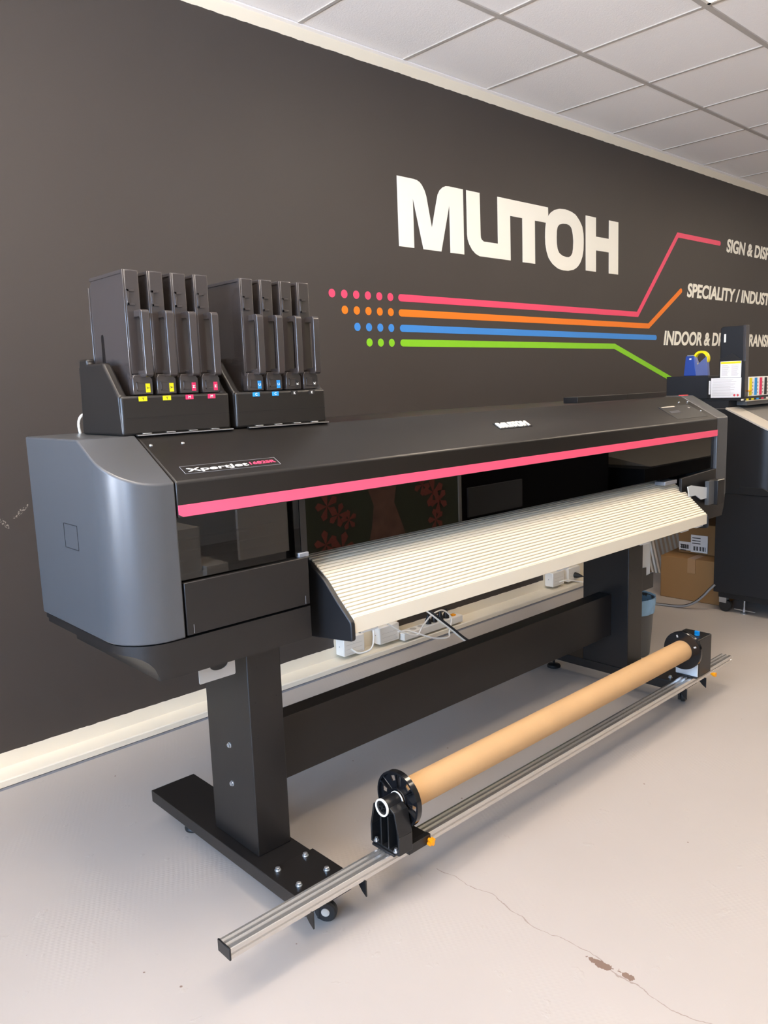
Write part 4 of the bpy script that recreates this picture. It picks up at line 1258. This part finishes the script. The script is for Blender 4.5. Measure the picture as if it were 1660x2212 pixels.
for k in range(3):
    MB().cyl((.46 + k * .055, -.057), 'z', .017, .0815, .0825, 20).build('outlet', M['lightgrey'], ps)
box('switch', M['orange_pl'], .80, .825, -.068, -.046, .082, .090, ps, .001)
for k in range(4):
    x = .625 + k * .045
    m = MB().lathe((x, -.057), 'z', [(.083, .017), (.10, .016), (.112, .010), (.13, .006)], 14).build('power_plug', M['rubber'], None, smooth=True)
    tag(m, 'black plug in the white power strip, %s from the left' % ['first', 'second', 'third', 'fourth'][k], 'plug', 'black plugs in the power strip')
def cable(name, pts, r, m, lab, cat='cable'):
    o = MB().tube(smooth_path(pts, 8), r).build(name, m, None, smooth=True)
    return tag(o, lab, cat)
cable('cable_loop', [(.39, -.075, .098), (.44, -.10, .098), (.50, -.14, .07), (.56, -.17, .045), (.63, -.19, .038), (.66, -.17, .055), (.72, -.13, .105), (.68, -.11, .15), (.60, -.11, .145), (.52, -.12, .105), (.47, -.13, .075), (.40, -.12, .10), (.34, -.10, .14), (.28, -.08, .19)], .0042, M['white_pl'], 'white cable looped in front of the power strip')
cable('cable_loop', [(.10, -.065, .085), (.13, -.085, .062), (.19, -.10, .07), (.22, -.09, .11), (.235, -.07, .16), (.225, -.05, .22)], .0042, M['white_pl'], 'white cable curving up from the leftmost socket box')
bd = thing('cable_bundle', 'black and white cables tied together, hanging down behind the cross beam', 'cable', (.6, -.3, 0))
cpts = [(.52, -.02, .30), (.50, -.10, .235), (.54, -.18, .175), (.60, -.24, .105), (.66, -.30, .035), (.72, -.36, .006), (.85, -.42, .005)]
MB().tube(smooth_path(cpts, 8), .006).build('black_cable', M['rubber'], bd, smooth=True)
MB().tube(smooth_path([(x - .006, y - .004, z - .009 if z > .02 else z) for x, y, z in cpts[1:]], 8), .0042).build('white_cable', M['white_pl'], bd, smooth=True)
cable('grey_cable', [(1.77, -.063, .075), (1.80, -.09, .085), (1.88, -.13, .068), (1.96, -.17, .045), (2.05, -.20, .01), (2.12, -.21, .005)], .0036, M['white_pl'], 'thin pale cable curving out of the socket box near the post')
fb = thing('cable_bundle', 'black and grey cables tied together, lying on the floor before the boxes', 'cable', (1.95, -.65, 0))
fpts = [(2.02, -1.02, .115), (2.00, -.975, .10), (1.985, -.93, .085), (1.975, -.87, .045), (1.965, -.80, .014), (1.955, -.72, .007), (1.94, -.62, .006), (1.95, -.5, .006), (2.0, -.36, .006)]
fpts = [(1.994, -.915, .155), (1.985, -.89, .125), (1.975, -.86, .085), (1.965, -.82, .045), (1.955, -.77, .018), (1.945, -.71, .008), (1.93, -.63, .006), (1.90, -.55, .006), (1.84, -.47, .006), (1.74, -.40, .006)]
MB().tube(smooth_path(fpts, 8), .006).build('black_cable', M['rubber'], fb, smooth=True)
MB().tube(smooth_path([(x - .008, y - .006, z) for x, y, z in fpts], 8), .0055).build('grey_cable', M['greymetal'], fb, smooth=True)

# ------------------------------------------------------------------ the camera side of the room (seen as reflections)
po = thing('poster_stand', 'free standing dark green poster with red flowers opposite the printer', 'poster', (1.1, -3.2, 0))
M['poster'] = mat('poster_green', (0.19, 0.20, 0.13), 0.6, var=.2, vscale=3)
M['flower'] = mat('poster_red', (0.75, 0.22, 0.16), 0.6, var=.3, vscale=20)
M['dress'] = mat('poster_rust', (0.55, 0.30, 0.22), 0.6, var=.5, vscale=14)
box('print', M['poster'], .44, 1.74, -3.215, -3.2, .02, 2.0, po)
box('frame_edge', M['white_pl'], 1.74, 1.765, -3.22, -3.19, 0.0, 2.0, po)
fl = MB()
for (x, z, s) in ((.62, .62, .07), (.70, .56, .06), (.78, .52, .05), (.60, .40, .07), (.72, .36, .08), (1.40, .66, .06), (1.50, .60, .08), (1.55, .54, .07), (1.52, .42, .06), (.66, .30, .07), (.56, 1.1, .1), (1.5, 1.2, .12)):
    for a in range(5):
        t = a * 1.2566 + x * 7
        fl.prism([(x, z), (x + s * math.cos(t - .35), z + s * math.sin(t - .35)), (x + 1.25 * s * math.cos(t), z + 1.25 * s * math.sin(t)), (x + s * math.cos(t + .35), z + s * math.sin(t + .35))], 'y', -3.1995, -3.198 + .0002 * a)
fl.build('flower_print', M['flower'], po)
MB().prism([(.92, .72), (1.0, .78), (1.10, .78), (1.18, .72), (1.15, .58), (1.22, .42), (1.28, .25), (.90, .25), (.96, .45), (.98, .58)], 'y', -3.1995, -3.1985).build('dress_print', M['dress'], po)
wb = thing('white_board', 'white board standing opposite the printer', 'board', (.2, -3.25, 0))
box('panel', M['wall_light'], .05, .37, -3.26, -3.24, .40, .70, wb)
box('post', M['softblack'], .37, .41, -3.27, -3.24, 0.0, .70, wb)
cb = thing('cream_cabinet', 'low cream cabinet with a step opposite the printer', 'cabinet', (-.4, -3.3, 0))
box('tall_part', M['wall_light'], -.55, -.19, -3.5, -3.22, 0.0, .62, cb, .003)
box('low_part', M['wall_light'], -.188, -.06, -3.5, -3.18, 0.0, .42, cb, .003)
bc = thing('black_cabinet', 'tall black cabinet opposite the printer', 'cabinet', (2.8, -3.6, 0))
box('carcass', M['sheetmetal_dark'], 1.80, 3.85, -4.1, -3.35, 0.0, 1.6, bc, .004)
box('grey_frame', M['greymetal'], 2.0, 2.62, -3.35, -3.335, .35, .56, bc, .002)
b3 = thing('black_machine', 'low black machine with a light grey sloping top opposite the printer', 'machine', (5, -3.5, 0))
box('base', M['sheetmetal_dark'], 4.1, 6.4, -3.9, -3.15, 0.0, .50, b3, .004)
MB().prism([(-3.2, .50), (-3.9, .50), (-3.9, .62)], 'x', 4.3, 6.4).build('sloping_top', M['lightgrey'], b3, .002)
